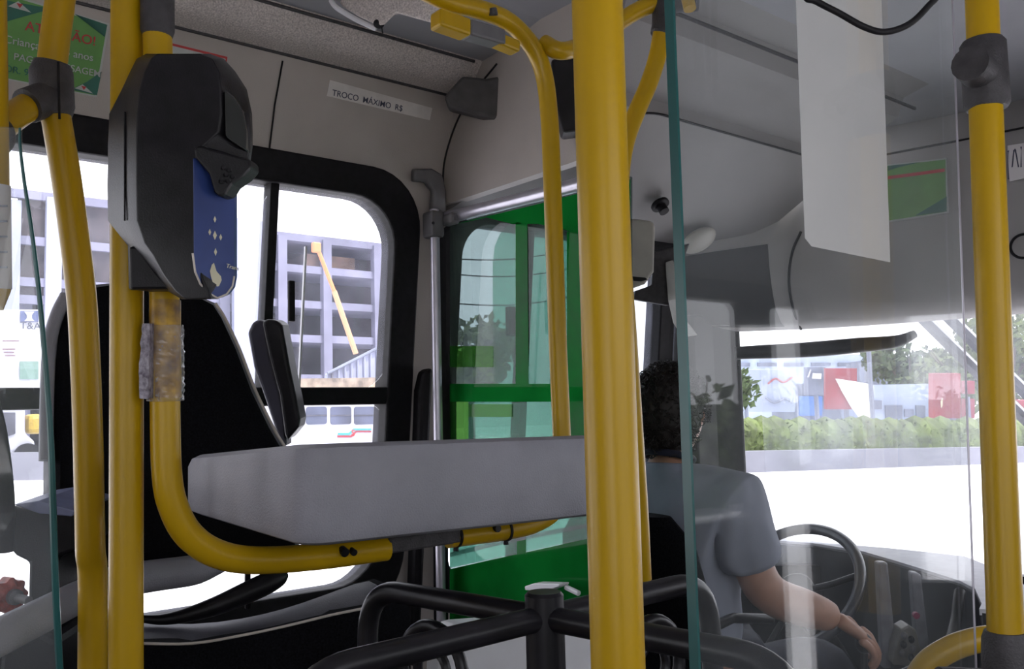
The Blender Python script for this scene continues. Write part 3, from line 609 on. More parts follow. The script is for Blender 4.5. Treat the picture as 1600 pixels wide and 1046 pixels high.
# support bracket above corner fitting
bm = new(); prism(bm, [wl(pX(u, v, -1.95).y, pX(u, v, -1.95).z, .012) for u, v in ((641, 266), (668, 266), (684, 275), (692, 300), (695, 345), (672, 345), (672, 300), (660, 286), (641, 285))], (.02, 0, 0)); tag(obj('wall_bracket', bm, M['mdgrey'], bevel=.006, smooth=True), 'hooked dark grey bracket on the wall above the silver post', 'bracket')
bm = new(); prism(bm, [wl(pX(u, v, -2.0).y, pX(u, v, -2.0).z, .01) for u, v in ((655, 580), (668, 575), (668, 1046), (654, 1046), (650, 610))], (.04, 0, 0)); tag(obj('seat_belt_cover', bm, M['rubber'], bevel=.01), 'tall black strip on the wall beside the silver post', 'strip')

# ---------------------------------------------------------------- turnstile
PC = V((-.855, .77, 0)); pt = pD(850, 925, 1.14); PC = V((pt.x, pt.y, 0)); ZP = pt.z
t = thing('turnstile', 'black tubular turnstile with looped arms round a central post', 'turnstile', tuple(PC))
bm = new(); tube(bm, [PC, PC+V((0, 0, ZP-.004)), PC+V((0, 0, ZP))], [.0245, .0245, .021], 28); obj('post', bm, M['blackm'], t, smooth=True)
za = ZP-.032
tips = [pZ(575, 918, za+.0), pZ(1105, 905, za), pZ(450, 1062, za), pZ(1250, 1040, za)]
for i, tp in enumerate(tips):
    d = (tp-PC); d.z = 0; L = d.length; d.normalize()
    P = [PC+V((0, 0, za)), PC+d*L+V((0, 0, za)), PC+d*(L+.01)+V((0, 0, za-.34)), PC+V((0, 0, za-.38))]
    bm = new(); tube(bm, fillet(P, [.075, .08], 10), .0155, 18); arm = obj('arm', bm, M['blackm'], t, smooth=True)
    P = [PC+d*.0+V((0, 0, za-.26)), PC+d*(L*.30)+V((0, 0, za-.06)), PC+d*(L*.68)+V((0, 0, za-.055)), PC+d*(L*.78)+V((0, 0, za-.28))]
    bm = new(); c = PC+d*(L*.60)+V((0, 0, za-.10)); ring(bm, c, d.cross(V((0, 0, 1))), .062, .009, 32, 10); ring(bm, c, d.cross(V((0, 0, 1))), .030, .007, 24, 8)
    tube(bm, [c+V((0, 0, -.06)), c+V((0, 0, -.27))], .009, 10); obj('inner_ring', bm, M['blackm'], t, smooth=True)
bm = new(); disc(bm, PC+V((0, 0, .02)), (0, 0, 1), .12, .04, 32); obj('floor_base', bm, M['blackm'], t, smooth=True)
# pale box panel seen behind turnstile: fare machine / engine cover
bm = new(); prism(bm, [pX(u, v, -1.25) for u, v in ((690, 1000), (715, 975), (985, 955), (985, 1120), (690, 1120))], (-.05, 0, 0)); tag(obj('low_partition', bm, M['white'], bevel=.01), 'pale grey low panel behind the turnstile post', 'panel')

# ---------------------------------------------------------------- collector seat
t = thing('collector_seat', 'high black fabric seat with grey vinyl trim behind the yellow poles', 'seat', (-1.55, .5, .4))
def S(u, v, off=0): return pX(u, v, -1.62+off+(870-v)*-.00018)
bk = [(95, 462), (130, 447), (170, 443), (250, 452), (318, 466), (336, 474), (352, 495), (375, 545), (400, 610), (428, 668), (448, 700), (466, 790), (468, 862), (400, 874), (300, 878), (220, 885), (100, 935), (72, 930), (66, 850), (68, 720), (72, 600), (78, 510)]
def ins(pts, d):
    cx = sum(p[0] for p in pts)/len(pts); cy = sum(p[1] for p in pts)/len(pts)
    return [(p[0]+(cx-p[0])*d, p[1]+(cy-p[1])*d) for p in pts]
bm = new(); loft(bm, [[S(u, v, -.10) for u, v in ins(bk, .06)], [S(u, v, -.075) for u, v in bk], [S(u, v, -.02) for u, v in bk], [S(u, v, 0) for u, v in ins(bk, .05)]]); obj('backrest_shell', bm, M['vinyl2'], t, smooth=True)
bk2 = [(108, 475), (135, 452), (172, 446), (250, 455), (316, 468), (333, 477), (346, 497), (368, 545), (393, 612), (420, 668), (441, 705), (460, 790), (461, 856), (400, 868), (300, 872), (220, 880), (110, 925), (86, 915), (82, 850), (82, 720), (84, 600), (92, 520)]
bm = new(); loft(bm, [[S(u, v, -.015) for u, v in bk2], [S(u, v, .008) for u, v in bk2], [S(u, v, .022) for u, v in ins(bk2, .07)]]); obj('backrest_cushion', bm, M['fabric'], t, smooth=True)
bm = new(); tube(bm, catmull([S(u, v, .006) for u, v in ((336, 474), (350, 495), (374, 545), (399, 610), (427, 668), (446, 700))], 5), .003, 8); obj('piping', bm, M['piping'], t, smooth=True)
bm = new(); tube(bm, catmull([S(u, v, .012) for u, v in ((72, 720), (74, 600), (79, 530), (90, 490), (104, 462))], 5), .011, 10); obj('side_bolster', bm, M['vinyl'], t, smooth=True)
# headrest like side wing
t2 = t
bm = new(); w0 = [pD(u, v, 1.93) for u, v in ((386, 520), (394, 503), (405, 499), (416, 505), (424, 560), (440, 620), (447, 650), (446, 700), (435, 690), (412, 620), (396, 575))]
prism(bm, w0, fw*.06); bw = thing('padded_side_wing', 'black padded wing with slanting edges between the seat and the side window', 'cushion', tuple(w0[7]))
obj('side_face', bm, mat('dark purple grey plastic', (.03, .028, .045, 1), .5, var=.1), bw, bevel=.012, seg=3)
bm = new(); w1 = [pD(u, v, 1.92) for u, v in ((408, 502), (418, 499), (432, 500), (440, 508), (452, 575), (462, 622), (468, 655), (466, 668), (448, 690), (444, 680), (436, 620), (420, 560))]
prism(bm, w1, fw*.07); obj('front_face', bm, M['black'], bw, bevel=.010, seg=3)
# cushion: curved grey top, black skirt
bm = new(); top = []; 
cu = [(160, 1003, 1.45), (220, 1004, 1.47), (300, 1004, 1.48), (380, 991, 1.49), (450, 976, 1.51), (520, 959, 1.53), (590, 944, 1.56), (640, 925, 1.60)]
cb = [(160, 955, 1.6), (222, 958, 1.6), (300, 965, 1.62), (380, 956, 1.63), (440, 941, 1.64), (500, 918, 1.65), (545, 896, 1.66), (584, 888, 1.68)]
rings = []
for (a, b, t_), (a2, b2, t2_) in zip(cu, cb):
    f_, k_ = pD(a, b, t_), pD(a2, b2, t2_); m_ = (f_+k_)/2
    rings.append([f_, m_+V((0, 0, -.004)), k_, k_+V((0, 0, -.10)), m_+V((0, 0, -.14)), f_+V((0, 0, -.05))])
loft(bm, rings); obj('seat_cushion', bm, M['vinyl2'], t, smooth=True, sub=1)
bm = new(); rings = []
for (a, b, t_), (a2, b2, t2_) in zip(cu, cb):
    f_, k_ = pD(a, b+2, t_-.005), pD(a2, b2, t2_)
    rings.append([f_, f_+V((0, 0, -.4)), k_+V((0, 0, -.42)), k_+V((0, 0, -.02))])
loft(bm, rings); obj('seat_skirt', bm, M['fabric'], t, smooth=True)
bm = new(); tube(bm, catmull([pD(a, b+2, t_-.01) for a, b, t_ in cu], 4), .0022, 6); obj('piping', bm, M['piping'], t, smooth=True)
# armrest pads
bm = new(); tube(bm, catmull([pD(205, 966, 1.55), pD(260, 968, 1.56), pD(330, 950, 1.58), pD(400, 920, 1.62), pD(435, 903, 1.65), pD(448, 897, 1.66)], 5), [.006+.014*math.sin(math.pi*min(1, max(0.04, i/25.0)**1.5*.98)) for i in range(26)], 14); obj('armrest', bm, M['black'], t, smooth=True)
bm = new(); tube(bm, catmull([pD(-70, 1030, 1.05), pD(-10, 1000, 1.12), pD(60, 965, 1.22), pD(120, 935, 1.32), pD(180, 910, 1.42), pD(240, 900, 1.50), pD(310, 890, 1.58), pD(380, 872, 1.66)], 5), [.024]*20+[.026]*10+[.025, .022, .018, .014, .010, .006], 16); obj('side_bolster', bm, M['vinyl'], t, smooth=True)
bm = new(); tube(bm, [pD(387, 880, 1.72), pD(387, 950, 1.74)], .006, 10); obj('hinge_rod', bm, M['blackm'], t)
# suspension box + red knob, far left
t = thing('seat_mechanism', 'dark seat adjuster block with a red knob at the lower left edge', 'seat mechanism', tuple(pD(60, 1000, 1.35)))
bm = new(); prism(bm, [pD(u, v, 1.34) for u, v in ((22, 790), (118, 798), (116, 862), (90, 872), (86, 960), (42, 958), (44, 880), (24, 870), (6, 850), (6, 800))], fw*.12); obj('block', bm, M['black'], t, bevel=.006)
bm = new(); prism(bm, [pD(u, v, 1.335) for u, v in ((20, 789), (60, 783), (118, 799), (112, 808), (60, 803))], fw*.13); obj('top_plate', bm, mat('bluish grey plastic', (.20, .22, .36, 1), .35), t, bevel=.002)
bm = new(); tube(bm, catmull([pD(-24, 600, 1.3), pD(-6, 670, 1.3), pD(4, 740, 1.3), pD(8, 800, 1.3), pD(6, 862, 1.3)], 5), .013, 14); obj('hose', bm, M['black'], t, smooth=True)
bm = new(); prism(bm, [pD(u, v, 1.3) for u, v in ((0, 1010), (60, 985), (86, 1000), (90, 1100), (-10, 1100))], fw*.2); obj('lower_bracket', bm, M['black'], t, bevel=.01)
kn = pD(13, 931, 1.30); ax = (rt*.85-fw*.5).normalized(); s1 = ax.orthogonal().normalized(); s2 = ax.cross(s1)
bm = new(); rings = []
for h, rr_ in ((-.018, .018), (-.014, .023), (.006, .024), (.012, .016)):
    rings.append([kn+ax*h+(s1*math.cos(a)+s2*math.sin(a))*rr_*(1+.10*math.cos(8*a)) for a in [2*math.pi*i/64 for i in range(64)]])
loft(bm, rings); obj('red_knob', bm, M['redknob'], t, smooth=True)
bm = new(); tube(bm, [kn+ax*.008, kn+ax*.02, kn+ax*.022, kn+ax*.05], [.011, .011, .006, .006], 16); obj('knob_bolt', bm, M['mdgrey'], t, smooth=True)

# ---------------------------------------------------------------- stickers, lamp, vent
def on_strip(u, v, off=.001):   # point on the slanted panel above window
    a, b = V((-1.955, 0, 1.945)), V((-1.905, 0, 2.115)); n = V((b.z-a.z, 0, -(b.x-a.x))).normalized()
    d = ray(u, v); k = (a-CAM).dot(n)/d.dot(n); return CAM+d*k+n*off
nS = V((.17, 0, -.05)).normalized()
st = obj('fare_notice', prism(new(), [on_strip(u, v) for u, v in ((5, -12), (171, 37), (151, 152), (-14, 120))], nS*.0006), M['stk_edge']); tag(st, 'green fare notice with red heading above the left window', 'notice')
obj('green_field', prism(new(), [on_strip(u, v, .002) for u, v in ((7, -8), (167, 39), (148, 149), (-12, 118))], nS*.0004), M['stk_green'], st)
obj('corner_print', prism(new(), [on_strip(u, v, .003) for u, v in ((5, 0), (70, 12), (66, 18), (30, 28), (3, 36))], nS*.0003), M['stk_dark'], st)
obj('corner_print', prism(new(), [on_strip(u, v, .003) for u, v in ((158, 112), (151, 149), (110, 140), (135, 128))], nS*.0003), M['stk_dark'], st)
obj('corner_print', prism(new(), [on_strip(u, v, .003) for u, v in ((116, 22), (167, 39), (163, 58), (140, 30))], nS*.0003), M['stk_dark'], st)
for (cx, cy, k) in ((30, 11, 1), (130, 139, .8)):
    obj('diamond_print', prism(new(), [on_strip(u, v, .004) for u, v in ((cx-18*k, cy-1), (cx-2*k, cy-9*k), (cx+18*k, cy+9*k))], nS*.0003), M['stk_edge'], st)
    obj('diamond_print', prism(new(), [on_strip(u, v, .005) for u, v in ((cx-5*k, cy-6*k), (cx+5*k, cy-4*k), (cx, cy+2*k))], nS*.0003), M['red'], st)
yd = V((.05, 0, .17))
X_ = V((0, 1, 0))
text('ATENÇÃO!', on_strip(38, 47, .004), X_, yd, .026, M['red'], st)
text('Crianças até 5 anos', on_strip(5, 66, .004), X_, yd, .0205, M['stk_edge'], st)
text('PAGAM  PASSAGEM', on_strip(20, 93, .004), X_, yd, .0185, M['stk_edge'], st)
text('(OR. 939-2012)', on_strip(0, 110, .004), X_, yd, .018, M['stk_dark'], st)
sn = obj('change_notice', prism(new(), [on_strip(u, v) for u, v in ((515, 125), (675, 169), (671, 188), (510, 150))], nS*.0006), mat('off white paper strip', (.62, .59, .56, 1), .8, var=.05)); tag(sn, 'narrow off white strip with handwritten change notice above the side window', 'notice')
text('TROCO  MÁXIMO  R$', on_strip(518, 149, .002), X_, yd, .0205, M['ink'], sn, off=.0003)
rn = obj('red_bordered_notice', prism(new(), [on_strip(u, v) for u, v in ((262, 66), (355, 89), (350, 125), (255, 100))], nS*.0006), M['red']); tag(rn, 'small red bordered notice peeping out above the card validator', 'notice')
obj('white_field', prism(new(), [on_strip(u, v, .002) for u, v in ((262, 70), (352, 92), (347, 121), (257, 97))], nS*.0004), M['stk_edge'], rn)
# ceiling lamp pod
lp = thing('ceiling_lamp', 'long grey ribbed lamp pod with a pale rim under the ceiling', 'ceiling lamp', tuple(pD(600, 20, 2.05)))
bm = new(); oc = [(515, -60), (520, -10), (535, 12), (560, 28), (590, 42), (600, 40), (618, 22), (690, 42), (690, -60)]
prism(bm, [pD(u, v, 2.0-(u-515)*.0008) for u, v in oc], fw*.05+V((0, 0, .03))); obj('cover', bm, M['mesh'], lp, bevel=.01, seg=3)
bm = new(); tube(bm, catmull([pD(u, v, 1.985) for u, v in ((512, -12), (522, 8), (540, 21), (562, 33), (588, 45))], 4), .006, 8); obj('rim', bm, M['white'], lp, smooth=True)
bm = new(); ball(bm, pD(592, 37, 1.95), (.012, .012, .010)); tube(bm, [pD(596, 40, 1.95), pD(598, 52, 1.95)], .0015, 6); obj('catch', bm, M['rubber'], lp, smooth=True)
bm = new(); prism(bm, [pD(u, v, 2.28) for u, v in ((722, 118), (760, 122), (812, 112), (803, 178), (772, 186), (700, 168), (694, 150))], fw*.05); tag(obj('air_vent', bm, mat('dark grey vent', (.075, .07, .07, 1), .7), bevel=.008), 'dark grey vent on the side cove left of the curved yellow tube', 'vent')
bm = new(); prism(bm, [pD(u, v, 1.93) for u, v in ((861, 92), (935, 85), (935, 200), (880, 207), (868, 160))], fw*.08); tag(obj('speaker_box', bm, M['black'], bevel=.006), 'black box under the ceiling behind the thick front pole', 'speaker')
# driver overhead things
kb = thing('air_nozzle', 'small black round knob on the driver overhead panel', 'knob', tuple(pD(1030, 320, 2.66)))
def on_slope(u, v, off=0):
    a, b = V((-1.80, 0, 1.86)), V((-1.50, 0, 2.055)); n = V((b.z-a.z, 0, -(b.x-a.x))).normalized(); d = ray(u, v); k = (a-CAM).dot(n)/d.dot(n); return CAM+d*k+n*off, n
p, n = on_slope(1030, 318); bm = new(); disc(bm, p+n*.006, n, .028, .012, 24); obj('flange', bm, M['rubber'], kb, smooth=True, bevel=.003); bm = new(); disc(bm, p+n*.022, n, .015, .025, 20); obj('knob', bm, M['rubber'], kb, smooth=True)
p, n = on_slope(1092, 376); bm = new(); ball(bm, p, (.06, .06, .022), 3, n.to_track_quat('Z', 'Y').to_matrix().to_4x4()); tag(obj('dome_lamp', bm, M['beige'], smooth=True), 'shallow oval dome lamp on the driver overhead panel above the recessed panel', 'lamp')
bx = thing('control_box', 'beige box with rounded corners hanging at the driver ceiling, right of the thick pole', 'box', tuple(pD(1000, 440, 2.55)))
bm = new(); prism(bm, [pD(u, v, 2.48) for u, v in ((975, 340), (1018, 345), (1024, 352), (1022, 425), (1008, 444), (985, 452), (975, 450))], fw*.12); obj('housing', bm, M['beige'], bx, bevel=.012, seg=3)
bm = new(); prism(bm, [pD(u, v, 2.475) for u, v in ((988, 432), (1008, 434), (1012, 437), (1002, 440), (990, 439))], fw*.01); obj('slot', bm, M['rubber'], bx)
vb = thing('visor_bracket', 'dark grey hinge bracket left of the recessed header panel', 'bracket', tuple(pD(1030, 440, 2.6)))
bm = new(); prism(bm, [pD(u, v, 2.6) for u, v in ((1022, 393), (1078, 380), (1070, 402), (1046, 410), (1044, 450), (1046, 478), (990, 468), (992, 455), (1018, 446))], fw*.04); obj('bracket', bm, M['dkgrey'], vb, bevel=.004)
bm = new(); rings = []
for u0_, u1_, v in ((1040, 1052, 410), (1041, 1058, 430), (1044, 1062, 470), (1052, 1072, 505), (1066, 1090, 528)):
    rings.append([pD(u0_, v, 2.58), pD(u1_, v-4, 2.52), pD(u1_, v-4, 2.60), pD(u0_, v, 2.64)])
loft(bm, rings); obj('curved_end', bm, M['beige'], vb, bevel=.004)
# header stickers
hg = hpatch('route_notice', [(1385, 258), (1480, 247), (1483, 333), (1388, 348)], M['stk_edge'], off=.004); tag(hg, 'green notice on the header box, seen beside the blank white notice', 'notice')
hpatch('green_field', [(1387, 260), (1478, 250), (1480, 331), (1390, 345)], M['stk_green'], hg, off=.006, th=.001)
hpatch('red_heading', [(1388, 276), (1477, 264), (1477, 269), (1388, 281)], M['red'], hg, off=.0075, th=.001, nv=2)
hpatch('corner_print', [(1450, 326), (1480, 308), (1480, 331), (1430, 338)], M['stk_dark'], hg, off=.0075, th=.001, nv=2)
hpatch('corner_print', [(1388, 260), (1440, 254), (1405, 262), (1388, 268)], M['stk_dark'], hg, off=.0075, th=.001, nv=2)
hw = hpatch('drawn_notice', [(1575, 228), (1625, 220), (1630, 272), (1578, 284)], M['paper'], off=.004); tag(hw, 'white notice with dark strokes at the right end of the header box', 'notice')
hline('stroke', [(1577, 280), (1576, 236)], M['ink'], .0035, hw); hline('stroke', [(1582, 262), (1586, 234), (1592, 262)], M['ink'], .004, hw); hline('stroke', [(1596, 230), (1596, 262)], M['ink'], .004, hw)
hp_ = hpatch('panel_reflection', [(1380, 142), (1460, 122), (1464, 160), (1384, 178)], M['black'], off=.006); tag(hp_, 'dark painted reflection of a panel, high on the header box beside the blank notice', 'panel')  # reflection of a black panel, painted on the header as a dark patch
for a in (1398, 1424, 1441): hpatch('reflected_inset', [(a, 145-(a-1398)*.2), (a+12, 141-(a-1398)*.2), (a+13, 158-(a-1398)*.2), (a+1, 162-(a-1398)*.2)], M['mdgrey'], hp_, off=.008, th=.001, nv=2, nu=2)
cb = new(); e1, e2 = pD(1255, -12, .88), pD(1470, -20, .88); tube(cb, catmull([V((e1.x-.03, e1.y-.02, 2.24)), e1+V((-.008, -.005, .06)), ]+[pD(u, v, .88) for u, v in ((1255, -12), (1275, 2), (1310, 20), (1350, 42), (1383, 50), (1420, 38), (1450, 10), (1470, -20))]+[e2+V((.008, .01, .06)), V((e2.x+.03, e2.y+.03, 2.24))], 5), .0032, 12); tag(obj('ceiling_cable', cb, M['rubber'], smooth=True), 'thick black cable sagging from the ceiling across the blank notice', 'cable')
s_, w_ = onhead(1600, 385); p = hs(s_, w_, .002); bm = new(); ring(bm, p, fn(int(s_)), .035, .004); tag(obj('round_grommet', bm, M['rubber'], smooth=True), 'dark round grommet on the header box at the right edge', 'grommet')
# ---------------------------------------------------------------- dashboard
dk = thing('dashboard', 'dark curved dashboard console sweeping round from the windscreen', 'dashboard', (-1.4, 2.6, 0))
top = [(1120, 838), (1200, 845), (1270, 850), (1345, 862), (1400, 878), (1455, 895), (1500, 909), (1524, 922), (1534, 945), (1540, 985)]
zd = .83
inner = [pZ(u, v, zd) for u, v in top]
inner[-1] = V((inner[-2].x+.02, inner[-2].y-.06, zd)); 
outer = [V((p.x+.02, min(2.98, p.y+.30), zd+.005)) for p in inner[:6]]
bm = new(); rings = []
for i, p in enumerate(inner):
    q = V((p.x*.85+(-1.15)*.15+.10*(i/len(inner)), min(2.93, p.y+.38*(1-i/len(inner))+.05), zd-.02))
    rings.append([p, p+V((0, 0, -.06))+(V((.0, 0, 0))), V((p.x-.02, p.y+.03, .0)), V((q.x, q.y+.0, 0)), q])
loft(bm, rings); obj('console', bm, mat('dark streaked console plastic', (.035, .037, .042, 1), .35, var=.3, scale=6, coat=.2), dk, smooth=True, bevel=.006)
bm = new(); rings = []
for i, p in enumerate(inner):
    q = V((p.x*.85+(-1.15)*.15+.10*(i/len(inner)), min(2.93, p.y+.38*(1-i/len(inner))+.05), zd-.015)); rings.append([p+V((0, 0, -.012)), p+V((0, 0, .002)), q+V((0, 0, .006)), q+V((0, 0, -.01))])
loft(bm, rings); obj('sunlit_top', bm, mat('painted sunlit dashboard top', (.45, .45, .48, 1), .6, var=.05), dk, smooth=True)  # pale colour paints the sunlight onto the top of the dark dashboard
bm = new(); prism(bm, [pD(u, v, 2.28) for u, v in ((1372, 880), (1388, 880), (1400, 1000), (1394, 1046), (1380, 1046))], fw*.03); prism(bm, [pD(u, v, 2.28) for u, v in ((1425, 895), (1440, 898), (1452, 1000), (1446, 1046), (1436, 1046))], fw*.03); obj('console_rib', bm, mat('grey console rib', (.17, .17, .19, 1), .4), dk, bevel=.006)
bm = new(); prism(bm, [pD(u, v, 2.24) for u, v in ((1408, 985), (1420, 978), (1432, 985), (1440, 1020), (1438, 1044), (1396, 1040), (1400, 1010))], fw*.05); sw = obj('switch_panel', bm, mat('switch panel', (.16, .15, .13, 1), .4), dk, bevel=.004)
for u, v in ((1413, 994), (1412, 1008), (1410, 1022), (1424, 1000), (1426, 1014), (1424, 1028)):
    bm = new(); ball(bm, pD(u, v, 2.235), (.008, .008, .010), 2); obj('switch', bm, M['mdgrey'] if v % 4 else M['black'], sw, smooth=True)
bm = new(); disc(bm, pD(1431, 962, 2.20), fw, .008, .01, 16); obj('red_button', bm, mat('red button', (.25, .02, .08, 1), .4), dk)
bm = new(); tube(bm, catmull([pD(1380, 1070, 2.0), pD(1470, 1025, 2.1), pD(1492, 980, 2.2), pD(1500, 925, 2.28)], 6), .014, 12); obj('grab_trim', bm, M['black'], dk, smooth=True)
# steering wheel
wc = pD(1236, 918, 2.72); wn_ = V((0, -.74, .67)).normalized()
sw = thing('steering_wheel', 'large black bus steering wheel in front of the driver', 'steering wheel', tuple(wc))
bm = new(); ring(bm, wc, wn_, .212, .0165, 64, 14); obj('rim', bm, mat('grey black rim', (.045, .047, .06, 1), .3, coat=.3), sw, smooth=True)
xw = V((1, 0, 0)); yw = wn_.cross(xw)
for a in (20, 160, 270):
    d = xw*math.cos(math.radians(a))+yw*math.sin(math.radians(a)); bm = new(); tube(bm, [wc-wn_*.03, wc+d*.12-wn_*.02, wc+d*.212], .010, 10); obj('spoke', bm, M['black'], sw, smooth=True)
bm = new(); disc(bm, wc-wn_*.025, wn_, .06, .03, 32); obj('hub', bm, M['black'], sw, smooth=True, bevel=.006)
bm = new(); tube(bm, [wc-wn_*.04, wc-wn_*.35+V((0, .05, -.1))], .035, 16); obj('column', bm, M['black'], sw, smooth=True)
# gear lever
gb = pD(1345, 1060, 2.12)
gl = thing('gear_lever', 'black gear lever under the hand of the driver', 'gear lever', (gb.x, gb.y, 0))
kt = pD(1350, 1006, 2.13)
bm = new(); tube(bm, [V((gb.x-.02, gb.y, .35)), kt+V((0, 0, -.02))], .008, 10); obj('shaft', bm, M['blackm'], gl, smooth=True)
bm = new(); ball(bm, kt, (.02, .02, .024)); obj('knob', bm, M['black'], gl, smooth=True)
bm = new(); tube(bm, [V((gb.x-.02, gb.y, 0)), V((gb.x-.02, gb.y, .30)), V((gb.x-.02, gb.y, .42))], [.11, .08, .015], 20); obj('boot', bm, M['rubber'], gl, smooth=True)

# ---------------------------------------------------------------- driver seat
hx = pD(1050, 643, 2.30)
bxx, byy = hx.x, hx.y
ds = thing('driver_seat', 'black driver seat mostly hidden behind the person and the turnstile', 'seat', (bxx, byy-.05, 0))
bm = new(); rings = []
for z, w_, y in ((.50, .20, -.10), (.62, .23, -.13), (.85, .24, -.17), (1.00, .21, -.19), (1.06, .15, -.20)):
    rings.append([V((bxx+math.cos(a)*w_, byy+y+math.sin(a)*.045, z)) for a in [2*math.pi*i/24 for i in range(24)]])
loft(bm, rings); obj('backrest', bm, M['fabric'], ds, smooth=True)
bm = new(); bb(bm, bxx-.24, bxx+.24, byy-.12, byy+.36, .44, .54); obj('cushion', bm, M['fabric'], ds, bevel=.03, seg=4)
bm = new(); bb(bm, bxx-.16, bxx+.16, byy-.05, byy+.25, 0, .44); obj('pedestal', bm, M['blackm'], ds, bevel=.02)
bm = new(); tube(bm, [pD(1085, 995, 2.0), pD(1145, 966, 2.12), pD(1205, 968, 2.2)], .012, 12); obj('armrest', bm, M['black'], ds, smooth=True)

# ---------------------------------------------------------------- driver
def skin_mesh(verts, edges, radii, sub=2, root=0):
    me = bpy.data.meshes.new('tmp'); me.from_pydata([tuple(v) for v in verts], edges, []); o = bpy.data.objects.new('tmp', me); C.objects.link(o)
    s = o.modifiers.new('s', 'SKIN'); s.use_smooth_shade = True
    for i, r in enumerate(radii):
        sv = me.skin_vertices[0].data[i]; rr = r if isinstance(r, tuple) else (r, r); sv.radius = rr; sv.use_root = (i == root)
    u = o.modifiers.new('u', 'SUBSURF'); u.levels = sub; u.render_levels = sub
    dg = bpy.context.evaluated_depsgraph_get(); dg.update(); ev = o.evaluated_get(dg); m2 = bpy.data.meshes.new_from_object(ev)
    bpy.data.objects.remove(o); return m2
def merge(bm, me, M_=None):
    b2 = bmesh.new(); b2.from_mesh(me)
    if M_ is not None: bmesh.ops.transform(b2, matrix=M_, verts=b2.verts)
    tmp = bpy.data.meshes.new('t'); b2.to_mesh(tmp); b2.free(); bm.from_mesh(tmp); return bm
H = hx+V((0, 0, .0))                      # head centre
neck = H+V((.0, -.012, -.105)); chest = H+V((-.0, -.03, -.24)); belly = H+V((0, -.02, -.44)); pelv = H+V((0, .0, -.66))
shR = pD(1140, 785, 2.22); shR = H+V((.175, .0, -.215)); shL = H+V((-.175, .0, -.215))
elR = pD(1192, 930, 2.12); wrR = pD(1310, 968, 2.14)
elL = H+V((-.26, .20, -.42)); wrL = wc+xw*-.18+yw*-.02+V((0, -.05, .02))
vt = [pelv, belly, chest, neck, H+V((0, 0, -.05)), shR, elR, elR.lerp(wrR, .5), wrR, shL, elL, wrL,
      pelv+V((.10, .10, -.03)), pelv+V((.14, .42, .0)), pelv+V((.16, .50, -.42)), pelv+V((-.10, .10, -.03)), pelv+V((-.14, .42, .0)), pelv+V((-.14, .55, -.42))]
ed = [(0, 1), (1, 2), (2, 3), (3, 4), (2, 5), (5, 6), (6, 7), (7, 8), (2, 9), (9, 10), (10, 11), (0, 12), (12, 13), (13, 14), (0, 15), (15, 16), (16, 17)]
rd = [.12, .10, .085, .048, .045, .050, .052, .050, .034, .055, .042, .027, .08, .06, .045, .08, .06, .045]
body = new(); merge(body, skin_mesh(vt, ed, rd))
def hand(wr, d, n, side, curl, scale=1.0):
    """palm along d, back-of-hand normal n, thumb on the side given; five separate bent fingers"""
    d = d.normalized(); s = d.cross(n).normalized()*side; n = n.normalized()
    pv = [wr-d*.01, wr+d*.045, wr+d*.075]; merge(body, skin_mesh(pv, [(0, 1), (1, 2)], [(.028, .020), (.040, .017), (.040, .014)]))
    for k, (o_, L, b) in enumerate(((.030, .068, .088), (.010, .076, .094), (-.010, .071, .092), (-.029, .056, .084))):
        p0 = wr+d*(b-.03)+s*o_; P = [p0]; dd = d.copy(); pos = wr+d*b+s*o_; P.append(pos)
        for j, f in enumerate((.45, .32, .23)):
            a = curl*(.55, .75, .5)[j]; dd = (dd*math.cos(a)-n*math.sin(a)); nn = s.cross(dd)*side; 
            n2 = (n-dd*n.dot(dd)); dd.normalize(); pos = pos+dd*L*f; P.append(pos)
            n_ = n2.normalized(); n = n_
        n = (n-d*n.dot(d)).normalized() if abs(n.dot(d)) < .99 else n
        merge(body, skin_mesh(P, [(i, i+1) for i in range(len(P)-1)], [.011, .0098, .0088, .008, .0065]))
        n = s.cross(d).normalized()*(1 if s.cross(d).dot(n0[0]) > 0 else -1)
    t0 = wr+d*.02+s*.024; t1 = wr+d*.045+s*.046-n*.008; t2 = wr+d*.072+s*.056-n*.020; t3 = wr+d*.092+s*.052-n*.034
    merge(body, skin_mesh([t0, t1, t2, t3], [(0, 1), (1, 2), (2, 3)], [.014, .0125, .0105, .008]))
n0 = [V((0, 0, 1))]
dR = (kt-wrR); dR = V((dR.x, dR.y, dR.z+.015)).normalized(); nR = (V((.2, -.2, 1))-dR*V((.2, -.2, 1)).dot(dR)).normalized(); n0[0] = nR
hand(wrR, dR, nR, -1, .95)
gL = wc+xw*-.19+yw*.09; dL = (gL-wrL).normalized(); nL = (V((-.3, -.3, 1))-dL*V((-.3, -.3, 1)).dot(dL)).normalized(); n0[0] = nL
hand(wrL, dL, nL, 1, 1.15)
